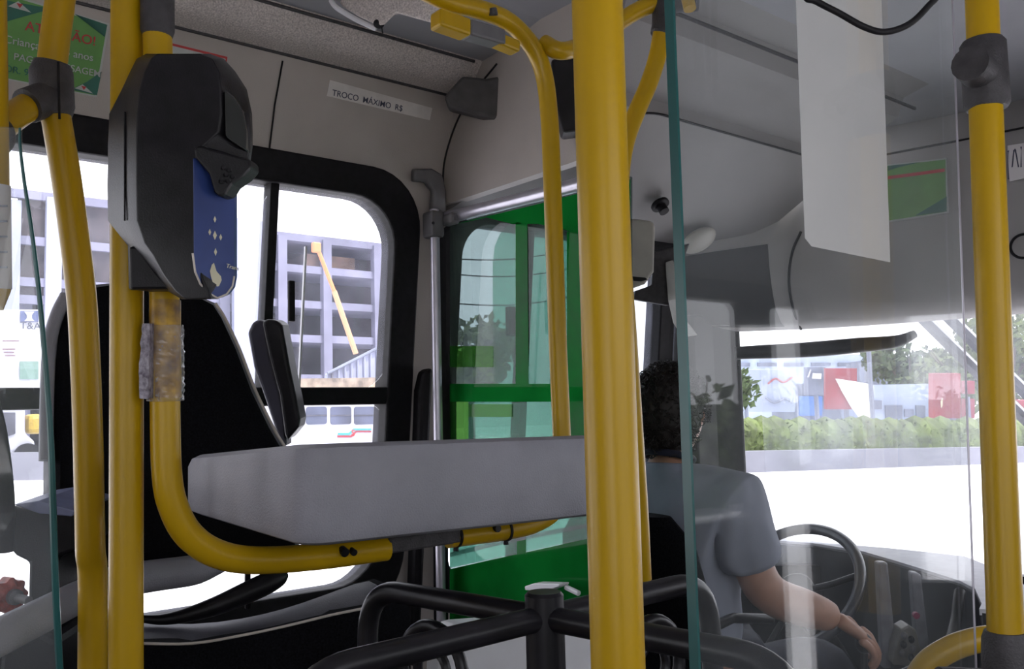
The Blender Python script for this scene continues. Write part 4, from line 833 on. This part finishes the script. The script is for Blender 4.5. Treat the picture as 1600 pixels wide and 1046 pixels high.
# head: shaped ellipsoid with face, ears
b2 = bmesh.new(); bmesh.ops.create_icosphere(b2, subdivisions=5, radius=1)
for v in b2.verts:
    x, y, z = v.co
    w_ = .074*(1-.20*max(0, -z)**1.5); l_ = .095; h_ = .115
    q = V((x*w_, y*l_, z*h_))
    if z < 0: q.y += .012*(-z); q.x *= 1-.10*max(0, y)*(-z)
    if y > .5 and z < -.1: q.y -= .01*max(0, -z-.1)                                    # face plane
    g = lambda cx, cz, sx, sz: math.exp(-((q.x-cx)/sx)**2-((q.z-cz)/sz)**2)
    if y > 0:
        q.y += .022*g(0, -.018, .012, .020)+.008*g(0, .004, .010, .022)                 # nose
        q.y -= .008*(g(.028, .006, .014, .010)+g(-.028, .006, .014, .010))              # eye sockets
        q.y += .005*g(0, -.052, .022, .006)+.004*g(0, -.064, .02, .006)-.004*g(0, -.058, .022, .003)   # lips
        q.y += .006*g(0, -.092, .022, .014)+.004*g(0, .022, .05, .008)                  # chin, brow
    v.co = q
hm = bpy.data.meshes.new('h'); b2.to_mesh(hm); b2.free()
RH = Matrix.Translation(H) @ Matrix.Rotation(math.radians(8), 4, 'Z') @ Matrix.Rotation(math.radians(-8), 4, 'X')
merge(body, hm, RH)
for s in (-1, 1):
    b2 = bmesh.new(); ring(b2, V((s*.074, -.004, -.012)), V((s*.9, -.35, 0)), .019, .0065, 20, 8); ball(b2, V((s*.072, -.002, -.030)), (.006, .009, .010), 2); ball(b2, V((s*.070, -.002, -.012)), (.005, .018, .022), 2)
    em = bpy.data.meshes.new('e'); b2.to_mesh(em); b2.free(); merge(body, em, RH)
dr = obj('person', body, M['skin'], smooth='all'); tag(dr, 'person with dark curly hair and blue grey shirt driving, hand on the gear lever', 'person')
def child(name, bm, m, smooth='all'): return obj(name, bm, m, dr, smooth=smooth)
# eyes
for s in (-1, 1): bm = new(); ball(bm, RH @ V((s*.028, .080, .006)), (.011, .009, .009), 2); child('eye', bm, M['white'])
# hair: displaced cap plus curls
bm = new(); b2 = bmesh.new(); bmesh.ops.create_icosphere(b2, subdivisions=5, radius=1)
for v in b2.verts:
    n_ = v.co.copy(); k = 1+.045*noise.noise(n_*6)+.05*noise.noise(n_*14)
    v.co = V((n_.x*(.088 if n_.z > -.3 else .088-.03*(-.3-n_.z)), n_.y*.106-.012, n_.z*(.108 if n_.z > 0 else .135)+.008))*k
dl = [v for v in b2.verts if (v.co.y > .052 and v.co.z < .055) or v.co.z < -.118 or (v.co.z < -.02 and v.co.y > .01)]
bmesh.ops.delete(b2, geom=dl, context='VERTS'); hm2 = bpy.data.meshes.new('hh'); b2.to_mesh(hm2); b2.free(); merge(bm, hm2, RH)
r = random.Random(3)
for i in range(1500):
    n_ = V((r.gauss(0, 1), r.gauss(0, 1), r.gauss(0, 1))).normalized(); p = V((n_.x*.090*(1 if n_.z > -.3 else 1-.3*(-.3-n_.z)), n_.y*.108-.012, n_.z*(.111 if n_.z > 0 else .136)+.008))
    if (p.y > .06 and p.z < .055) or p.z < -.115 or (p.z < -.02 and p.y > .015): continue
    a = n_.orthogonal().normalized(); a.rotate(Matrix.Rotation(r.uniform(0, 6.28), 3, n_)); b = n_.cross(a); R1 = r.uniform(.005, .010); ph = r.uniform(0, 6.28)
    P = [RH @ (p+a*(R1*math.cos(ph+k*1.05))+n_*(R1*math.sin(ph+k*1.05)*.8+.001*k)+b*(.0015*k)) for k in range(6)]
    tube(bm, P, .0011, 4, cap=False)
child('hair', bm, M['hair'])
# shirt: torso + sleeves
sleeve = shR.lerp(elR, .80); sleeveL = shL.lerp(elL, .7)
vt2 = [pelv+V((0, 0, .02)), belly, chest, H+V((0, -.022, -.128)), shR, shR.lerp(elR, .45), sleeve, shL, sleeveL]
bm = new(); merge(bm, skin_mesh(vt2, [(0, 1), (1, 2), (2, 3), (2, 4), (4, 5), (5, 6), (2, 7), (7, 8)], [(.185, .15), (.18, .145), (.175, .135), (.068, .066), .088, .088, .084, .085, .08], 3))
for v in bm.verts:
    k = noise.noise(v.co*9); k2 = noise.noise(V((v.co.x*30, v.co.y*30, v.co.z*7))); v.co += V((k, k, 0))*.010+V((k2, -k2, 0))*.010
child('shirt', bm, M['shirt'])
bm = new(); ring(bm, H+V((0, -.022, -.112)), V((0, .25, 1)), .062, .009, 32, 10); child('collar', bm, M['navy'])
vt3 = [pelv]+vt[12:18]; bm = new(); merge(bm, skin_mesh(vt3, [(0, 1), (1, 2), (2, 3), (0, 4), (4, 5), (5, 6)], [.15, .10, .085, .065, .10, .085, .065])); child('trousers', bm, M['navy'])
for p in (vt[14], vt[17]): bm = new(); ball(bm, p+V((0, .06, -.03)), (.045, .12, .04)); child('shoe', bm, M['black'])

# ---------------------------------------------------------------- outside, road level
ZG = -.95
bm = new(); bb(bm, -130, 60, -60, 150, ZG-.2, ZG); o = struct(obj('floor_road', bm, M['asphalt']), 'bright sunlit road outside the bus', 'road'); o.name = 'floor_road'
# unfinished building parallel to the bus
XB = -70
bl = thing('unfinished_building', 'concrete building under construction seen through the side window', 'building', (XB, 30, ZG))
y0, y1 = pX(-60, 400, XB).y, pX(635, 400, XB).y
zt = [pX(580, v, XB).z for v in (384, 430, 482, 533, 592)]
bm = new()
for i, z in enumerate(zt): bb(bm, XB-12, XB, y0, y1, z-.32, z+.32)
obj('floor_slab', bm, M['bconc'], bl)
for u in (-20, 40, 88, 140, 190, 240, 290, 350, 395, 440, 510, 589):
    yy = pX(u, 450, XB).y; bm = new(); bb(bm, XB-.4, XB+.25, yy-.4, yy+.4, ZG, zt[0]); obj('column', bm, M['bconc'], bl)
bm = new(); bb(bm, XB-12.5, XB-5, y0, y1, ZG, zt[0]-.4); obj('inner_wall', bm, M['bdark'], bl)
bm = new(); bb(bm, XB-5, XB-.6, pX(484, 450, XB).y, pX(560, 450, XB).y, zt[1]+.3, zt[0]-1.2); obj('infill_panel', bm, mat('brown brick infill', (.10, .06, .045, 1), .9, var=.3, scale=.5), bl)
for (ua, ub) in ((28, 172),):
    za_, zb_ = pX(100, 312, XB+1).z, pX(100, 470, XB+1).z
    bm = new(); bb(bm, XB+.5, XB+1, pX(ua, 400, XB+1).y, pX(ub, 400, XB+1).y, zb_, za_); obj('safety_net', bm, M['net'], bl)
    bm = new()
    for v in (312, 382, 445, 472):
        z = pX(100, v, XB+1).z; bb(bm, XB+.9, XB+1.3, pX(ua-30, 400, XB+1).y, pX(ub+10, 400, XB+1).y, z-.3, z+.3)
    obj('scaffold_rail', bm, M['bconc'], bl)
bm = new(); za_ = pX(80, 308, XB+1.5).z; bb(bm, XB+1, XB+1.5, pX(72, 400, XB+1.5).y, pX(97, 400, XB+1.5).y, ZG, za_); obj('sheet_or_reflection', bm, M['sheet'], bl)
bm = new(); bb(bm, XB+1, XB+1.5, pX(4, 400, XB+1.5).y, pX(32, 400, XB+1.5).y, ZG, za_-.5); obj('sheet_or_reflection', bm, M['sheet'], bl)
bm = new(); bb(bm, XB+1, XB+1.5, pX(366, 400, XB+1.5).y, pX(412, 400, XB+1.5).y, ZG, pX(390, 350, XB).z); obj('sheet_or_reflection', bm, M['sheet'], bl)  # added white strip, stands in for a reflection in the side window
# crane
XC = -55
cr = thing('mobile_crane', 'orange crane boom leaning across the unfinished building', 'crane', tuple(pX(560, 600, XC)))
a, m_, b = pX(494, 383, XC), pX(522, 455, XC), pX(556, 553, XC)
bm = new(); tube(bm, [a, m_], .14, 8); obj('boom_tip', bm, M['orange'], cr)
bm = new(); tube(bm, [m_, b], .19, 8); obj('boom_section', bm, mat('pale orange paint', (.60, .32, .16, 1), .5), cr)
bm = new(); box(bm, pX(494, 387, XC), (.4, .6, .7)); obj('boom_head', bm, M['orange'], cr, bevel=.1)
c = pX(560, 612, XC); bm = new(); box(bm, (XC, c.y, (c.z+ZG)/2), (2.2, 3, c.z-ZG+.8)); obj('crane_body', bm, M['orange'], cr, bevel=.2)
# ramp hoarding
XR = -40
rp = thing('corrugated_hoarding', 'pale corrugated hoarding with a rising top edge below the building', 'fence', tuple(pX(550, 610, XR)))
bm = new(); pa, pb, pc, pd_ = pX(512, 585, XR), pX(600, 540, XR), pX(600, 640, XR), pX(512, 640, XR); prism(bm, [pa, pb, pc, pd_], (-.3, 0, 0)); obj('sheeting', bm, M['sheet'], rp)
for k in range(8):
    u = 519+k*10; v = 585-(u-512)*.51; bm = new(); p = pX(u, v, XR+.05); tube(bm, [p, V((p.x, p.y, ZG))], .06, 6); obj('rib', bm, mat('grey rib', (.15, .15, .19, 1), .8) if k == 0 else rp.children[-1].data.materials[0], rp)
bm = new(); tube(bm, [pX(512, 584, XR+.1), pX(600, 539, XR+.1)], .08, 6); obj('cap_rail', bm, M['facade'], rp)
# low wall under with small planks
bm = new(); prism(bm, [pX(u, v, -38) for u, v in ((455, 592), (600, 590), (600, 730), (455, 736))], (-.5, 0, 0)); tag(obj('timber_barrier', bm, mat('tan timber', (.28, .22, .17, 1), .8, var=.3, scale=2)), 'low tan barrier at the foot of the hoarding', 'barrier')
# city bus
XV = -28
cb = thing('city_bus', 'white city bus with blue windows and a red and teal stripe', 'bus', tuple(pX(530, 720, XV))[:2]+(ZG,))
ya, yb = pX(395, 650, XV).y, pX(640, 650, XV).y; ztp = pX(520, 618, XV).z
bm = new(); bb(bm, XV-2.5, XV, ya, yb, ZG+.35, ztp); obj('body', bm, M['vwhite'], cb, bevel=.12, seg=3)
for u in (441, 478, 516, 553, 592):
    p0, p1 = pX(u, 636, XV+.01), pX(u+33, 663, XV+.01); bm = new(); plate(bm, rrect(p0.y, p1.y, p1.z, p0.z, .1), [], lambda a, b: V((XV-.01, a, b)), (.03, 0, 0)); wn = obj('side_window', bm, mat('bus window', (.075, .085, .14, 1), .4, var=.3, scale=.8) if u == 441 else wmat, cb); wmat = wn.data.materials[0]
    bm = new(); zz = pX(u, 650, XV).z; bb(bm, XV+.02, XV+.035, p0.y, p1.y, zz-.02, zz+.02); obj('window_bar', bm, M['dkwin'], wn)
for (pts, m_) in ((((528, 677), (545, 677), (552, 670), (580, 670), (580, 672.5), (553, 672.5), (546, 680), (528, 680)), 'teal'), (((527, 681), (548, 681), (556, 673.5), (580, 673.5), (580, 676), (557, 676), (549, 684), (527, 684)), 'signred')):
    bm = new(); prism(bm, [pX(u, v, XV+.015) for u, v in pts], (.01, 0, 0)); obj('body_stripe', bm, M[m_], cb)
text('S', pX(549, 682, XV+.03), X_, (0, 0, 1), .32, M['red'], cb, name='emblem')
for u in (430, 600):
    p = pX(u, 720, XV); bm = new(); disc(bm, (XV-.1, p.y, ZG+.45), (1, 0, 0), .45, .3, 24); obj('wheel', bm, M['rubber'], cb, smooth=True)
# truck at left
XQ = -16
tk = thing('white_truck', 'white truck at the left edge in front of the hoarding sheets', 'truck', tuple(pX(20, 715, XQ))[:2]+(ZG,))
def Q(u, v, o_=0): return pX(u, v, XQ+o_)
bm = new(); prism(bm, [Q(-70, 636), Q(37, 636), Q(40, 640), Q(40, 678), Q(55, 690), Q(55, 706), Q(-70, 712)], (-1.9, 0, 0)); obj('cab', bm, M['vwhite'], tk, bevel=.05)
bm = new(); prism(bm, [Q(0, 645, .02), Q(24, 645, .02), Q(24, 678, .02), Q(8, 684, .02), Q(0, 682, .02)], (-.03, 0, 0)); obj('side_window', bm, M['dkwin'], tk)
bm = new(); p = Q(42, 712); disc(bm, (XQ-.1, p.y, p.z), (1, 0, 0), .19, .3, 24); p = Q(-30, 715); disc(bm, (XQ-.1, p.y, p.z), (1, 0, 0), .19, .3, 24); obj('wheel', bm, M['rubber'], tk, smooth=True)
bm = new(); box(bm, Q(52, 663, -.3), (.4, .25, .32)); obj('yellow_drum', bm, mat('yellow drum', (.45, .30, .03, 1), .5), tk, bevel=.08)
# hoarding sheets with sign
XS = -20
hd_ = thing('hoarding_sheets', 'white hoarding sheets with a blue lettered sign and a green patch at left', 'fence', tuple(pX(30, 600, XS)))
bm = new(); prism(bm, [pX(u, v, XS) for u, v in ((-60, 484), (66, 484), (78, 640), (-60, 640))], (-.2, 0, 0)); obj('sheet', bm, M['signwhite'], hd_)
bm = new(); prism(bm, [pX(u, v, XS+.03) for u, v in ((31, 565), (60, 565), (60, 593), (31, 593))], (-.02, 0, 0)); obj('green_patch', bm, mat('pale green', (.14, .24, .20, 1), .7), hd_)
bm = new(); prism(bm, [pX(u, v, XS+.03) for u, v in ((32, 486), (60, 486), (60, 503), (32, 503))], (-.02, 0, 0)); sg = obj('sign_board', bm, mat('slate blue print', (.08, .10, .22, 1), .7), hd_)
bm = new(); prism(bm, [pX(u, v, XS+.05) for u, v in ((38, 487), (54, 487), (50, 492), (50, 498), (54, 502), (38, 502), (42, 498), (42, 492))], (-.02, 0, 0)); obj('emblem', bm, M['signwhite'], sg)
text('T&A', pX(31, 514, XS+.04), X_, (0, 0, 1), .20, M['ink'], hd_)
bm = new()
for v, a, b, in ((533, 4, 30), (546, 4, 24), (551, 6, 22), (556, 8, 24)): prism(bm, [pX(u, v_, XS+.03) for u, v_ in ((a, v-1), (b, v-1), (b, v+1), (a, v+1))], (-.01, 0, 0))
obj('small_print', bm, mat('faded red print', (.20, .12, .15, 1), .7), hd_)
# left barrier
bm = new(); prism(bm, [pX(u, v, -14) for u, v in ((-60, 709), (700, 700), (700, 745), (-60, 752))], (-.35, 0, 0)); tag(obj('road_barrier', bm, M['concrete']), 'low pale concrete barrier outside the side window below the truck and bus', 'barrier')
# front barrier
p0, p1, p2_ = pD(1140, 706, 31.6), pD(1610, 698, 33), pD(1900, 690, 36); 
bm = new(); prism(bm, [V((p0.x, p0.y, ZG)), V((p1.x, p1.y, ZG)), V((p1.x, p1.y, p1.z)), V((p0.x, p0.y, p0.z))], (-.4, .2, 0)); prism(bm, [V((p1.x, p1.y, ZG)), V((p2_.x, p2_.y, ZG)), V((p2_.x, p2_.y, p2_.z)), V((p1.x, p1.y, p1.z))], (-.3, .3, 0))
q0 = pD(1000, 712, 33); prism(bm, [V((q0.x, q0.y, ZG)), V((p0.x, p0.y, ZG)), V((p0.x, p0.y, p0.z)), V((q0.x, q0.y, q0.z))], (-.3, .3, 0)); 
tag(obj('road_barrier', bm, M['concrete']), 'long pale concrete barrier across the road seen through the windscreen', 'barrier')
# foliage
def leaves(bm, c, s, n, size, r):
    for i in range(n):
        d = V((r.gauss(0, 1), r.gauss(0, 1), r.gauss(0, 1))).normalized()*(r.random()**.4); p = V(c)+V((d.x*s[0], d.y*s[1], d.z*s[2]))
        a = V((r.gauss(0, 1), r.gauss(0, 1), r.gauss(0, 1))).normalized(); b = a.orthogonal().normalized(); L = size*r.uniform(.6, 1.4)
        v = [bm.verts.new(p+a*L), bm.verts.new(p+b*L*.5), bm.verts.new(p-a*L), bm.verts.new(p-b*L*.5)]; bm.faces.new(v)
r = random.Random(11)
bm = new()
for i in range(26):
    u = 1150+i*20; vtop = 664+6*math.sin(i*1.3)+r.uniform(-5, 5); a = pD(u, 668+r.uniform(-4, 4), 34.5+i*.12); b = pD(u, vtop, 34.5)
    leaves(bm, (a.x, a.y, a.z-.65), (.9, .9, .9+abs(b.z-a.z)*.4), 260, .11, r); ball(bm, (a.x, a.y, a.z-.6), (.7, .7, 1.0), 2)
tag(obj('hedge', bm, M['leaf']), 'green hedge growing behind the barrier seen through the windscreen', 'hedge', kind='stuff')
def tree(name, label, c, rr, h, n, size, m='leaf2', group=None):
    tr = thing(name, label, 'tree', (c.x, c.y, ZG), group)
    bm = new(); tube(bm, [V((c.x, c.y, ZG)), V((c.x, c.y, c.z))], [rr*.09, rr*.05], 8)
    for k in range(6):
        a = k*1.05; tube(bm, [V((c.x, c.y, c.z-rr*.4)), c+V((math.cos(a)*rr*.6, math.sin(a)*rr*.6, rr*.4))], [rr*.035, rr*.01], 6)
    obj('trunk', bm, M['bark'], tr)
    bm = new()
    for k in range(9):
        o_ = V((r.uniform(-.6, .6), r.uniform(-.6, .6), r.uniform(-.5, .5)))*rr; leaves(bm, c+o_, (rr*.5, rr*.5, rr*.4), n//9, size, r)
    obj('crown', bm, M[m], tr)
tree('tree', 'leafy tree beyond the red sign boxes, beside the right pole', pD(1580, 560, 58), 3.6, 5, 2200, .30, 'leaf')
tree('tree', 'leafy tree at the far right edge behind the right pole', pD(1700, 600, 40), 2.0, 5, 1400, .25, 'leaf')
tree('tree', 'dark tree in the distance above the pale building, left of the red sign', pD(1420, 588, 75), 3.6, 5, 1500, .35, 'leaf2')
tree('tree', 'tree seen through the pale green partition', pD(735, 560, 26), 1.4, 5, 1100, .16, 'leaf')
tree('tree', 'olive green tree between the dark building and the right pole, behind the red square sign', pD(1495, 575, 68), 3.4, 5, 1600, .32, 'leaf')
tree('tree', 'dark tree beside the corner pillar beyond the driver', pD(1120, 620, 40), 1.6, 5, 900, .22, 'leaf2')
# roadside greenery on the door side, mirrored in the glass partition
bm = new(); r = random.Random(5)
for i in range(30): leaves(bm, (12+r.uniform(-.5, .5), -8+i*1.6, .4+r.uniform(-.2, .3)), (1.2, 1.3, 1.5), 160, .22, r)
bb(bm, 12.3, 13, -10, 42, ZG, 1.4)
tag(obj('roadside_hedge', bm, M['leaf2']), 'dark roadside hedge mirrored in the clear glass partition', 'hedge', kind='stuff')
# front buildings and signs
def bld(name, label, cat, u0_, u1_, v0, t_, m, depth=6, v1=None, loc=None):
    a, b = pD(u0_, v0, t_), pD(u1_, v0, t_); bt = ZG if v1 is None else pD((u0_+u1_)/2, v1, t_).z
    b.z = a.z; e = thing(name, label, cat, (a.x, a.y, bt)); bm = new(); prism(bm, [V((a.x, a.y, bt)), V((b.x, b.y, bt)), V((b.x, b.y, b.z)), V((a.x, a.y, a.z))], V((fw.x, fw.y, 0))*depth); obj('body', bm, M[m], e); return e
def face_box(e, name, u0_, u1_, v0, v1, t_, m, th=.3):
    bm = new(); prism(bm, [pD(u0_, v1, t_), pD(u1_, v1, t_), pD(u1_, v0, t_), pD(u0_, v0, t_)], fw*th); return obj(name, bm, M[m], e)
e = bld('pale_building', 'pale low building with dark windows behind the hedge, centre of the windscreen', 'building', 1362, 1452, 602, 60, 'facadelt')
for a, b, c_, d in ((1384, 1410, 634, 655), (1414, 1428, 640, 652), (1432, 1446, 634, 656), (1366, 1378, 626, 640)): face_box(e, 'shopfront', a, b, c_, d, 59.7, 'facade')
e = bld('distant_building', 'wide pale block far beyond the billboards, left in the windscreen', 'building', 1080, 1352, 561, 120, 'facadelt')
for k in range(6): face_box(e, 'window_band', 1100+k*42, 1130+k*42, 567, 573, 119.5, 'facade')
e = bld('dark_building', 'dark distant building behind the pale one', 'building', 1358, 1500, 562, 85, 'facade'); face_box(e, 'bright_window', 1378, 1387, 562, 584, 84.5, 'signwhite')
e = bld('store_building', 'low grey building with a sign band behind the left signs', 'building', 1240, 1362, 600, 66, 'facade')
face_box(e, 'shopfront', 1250, 1285, 620, 650, 65.5, 'bluebox')
e = thing('billboard', 'large pale blue billboard with thin curved lines, left in the windscreen', 'billboard', tuple(pD(1200, 650, 50)))
face_box(e, 'panel', 1150, 1243, 578, 644, 50, 'signblue'); 
for u in (1164, 1242): bm = new(); p = pD(u, 600, 50.2); tube(bm, [p, V((p.x, p.y, ZG))], .12, 8); obj('post', bm, M['facade'], e)
for k, pts in enumerate((((1200, 600), (1212, 592), (1224, 598), (1238, 590)), ((1196, 622), (1210, 630), (1226, 624), (1238, 630)))):
    bm = new(); tube(bm, catmull([pD(u, v, 49.9) for u, v in pts], 5), .05, 6); obj('curved_line', bm, M['facade'] if k else M['signred'], e)
e = thing('shop_sign', 'dark sign panel with pale lettering between the billboard and the red sign', 'sign', tuple(pD(1270, 640, 58)))
face_box(e, 'panel', 1258, 1290, 574, 618, 58, 'facade')
for pts in (((1262, 590), (1266, 578), (1268, 578), (1264, 590)), ((1269, 592), (1270, 583), (1284, 584), (1283, 593))):
    bm = new(); prism(bm, [pD(u, v, 57.8) for u, v in pts], fw*.1); obj('pale_mark', bm, M['signwhite'], e)
bm = new(); p = pD(1274, 600, 58.2); tube(bm, [p, V((p.x, p.y, ZG))], .15, 8); obj('post', bm, M['facade'], e)
e = thing('red_billboard', 'red billboard with a white blank area on its right side', 'billboard', tuple(pD(1320, 650, 54)))
face_box(e, 'panel', 1290, 1339, 576, 640, 54, 'signred'); bm = new(); prism(bm, [pD(u, v, 53.8) for u, v in ((1306, 592), (1340, 597), (1365, 602), (1366, 656), (1345, 656), (1330, 636), (1316, 612))], fw*.1); obj('white_area', bm, mat('bright white board', (.85, .85, .85, 1), .6), e)
bm = new(); p = pD(1320, 600, 54.3); tube(bm, [p, V((p.x, p.y, ZG))], .15, 8); obj('post', bm, M['facade'], e)
e = thing('red_sign', 'red square sign box on posts left of the right pole', 'sign', tuple(pD(1480, 650, 45)))
face_box(e, 'panel', 1458, 1501, 584, 654, 45, 'signred', .5); bm = new(); prism(bm, [pD(u, v, 44.9) for u, v in ((1470, 628), (1473, 622), (1473, 634), (1471, 638))], fw*.05); obj('pale_mark', bm, M['cream'], e)
for u in (1465, 1496): bm = new(); p = pD(u, 620, 45.3); tube(bm, [p, V((p.x, p.y, ZG))], .1, 8); obj('post', bm, M['facade'], e)
e = thing('red_sign', 'narrow two part red sign box just right of the red square sign', 'sign', tuple(pD(1512, 650, 45)))
face_box(e, 'panel', 1508, 1523, 596, 616, 46, 'signred', .4); face_box(e, 'panel', 1508, 1523, 624, 654, 46, 'signred', .4)
bm = new(); p = pD(1512, 620, 45.3); tube(bm, [p, V((p.x, p.y, ZG))], .1, 8); obj('post', bm, M['facade'], e)
e = thing('red_sign', 'red sign box at the far right edge beyond the right pole', 'sign', tuple(pD(1595, 650, 44)))
face_box(e, 'panel', 1578, 1620, 626, 668, 44, 'signred', .5); bm = new(); p = pD(1598, 640, 44.3); tube(bm, [p, V((p.x, p.y, ZG))], .1, 8); obj('post', bm, M['facade'], e)
bm = new(); p = pD(1357, 545, 50); tube(bm, [p, V((p.x, p.y, ZG))], .13, 8); tag(obj('street_post', bm, M['facade']), 'grey street post rising between the signs and the pale building', 'post')
# exterior mirror arms and wiper box outside windscreen
e = thing('mirror_arm', 'pair of black diagonal bars outside the windscreen at upper right', 'mirror arm', tuple(pD(1460, 515, 3.55)))
for off in (0, 40):
    bm = new(); a, b = pD(1424+off, 479-(off*.05), 3.6), pD(1620+off, 672-off*.05, 3.6); tube(bm, [a, b], .026, 6); br = obj('bar', bm, M['blackm'], e)
    bm = new(); tube(bm, [a-fw*.02+up*.016, b-fw*.02+up*.016], .005, 6); obj('pale_edge', bm, M['white'], br)
bm = new(); p = [pD(1150, 552, 2.85), pD(1260, 547, 2.82), pD(1340, 540, 2.8), pD(1400, 534, 2.8), pD(1430, 522, 2.8)]; tube(bm, catmull(p, 5), [.010+.014*math.sin(math.pi*min(1, .25+i/20*.7)) for i in range(21)], 12); tag(obj('rolled_sun_blind', bm, M['black'], smooth=True), 'dark rolled sun blind under the header box across the windscreen', 'sun blind')

for k, (v1, v2, lb) in enumerate(((398, 388, 'topmost'), (420, 418, 'middle'), (466, 462, 'lowest'))):
    bm = new(); a, b = pD(640, v1, 22), pD(900, v2, 30); P = [a.lerp(b, i/12)+V((0, 0, -.25*math.sin(math.pi*i/12))) for i in range(13)]; tube(bm, P, .02, 5)
    tag(obj('overhead_wire', bm, M['rubber']), lb+' of the three overhead wires seen through the green partition', 'wire')
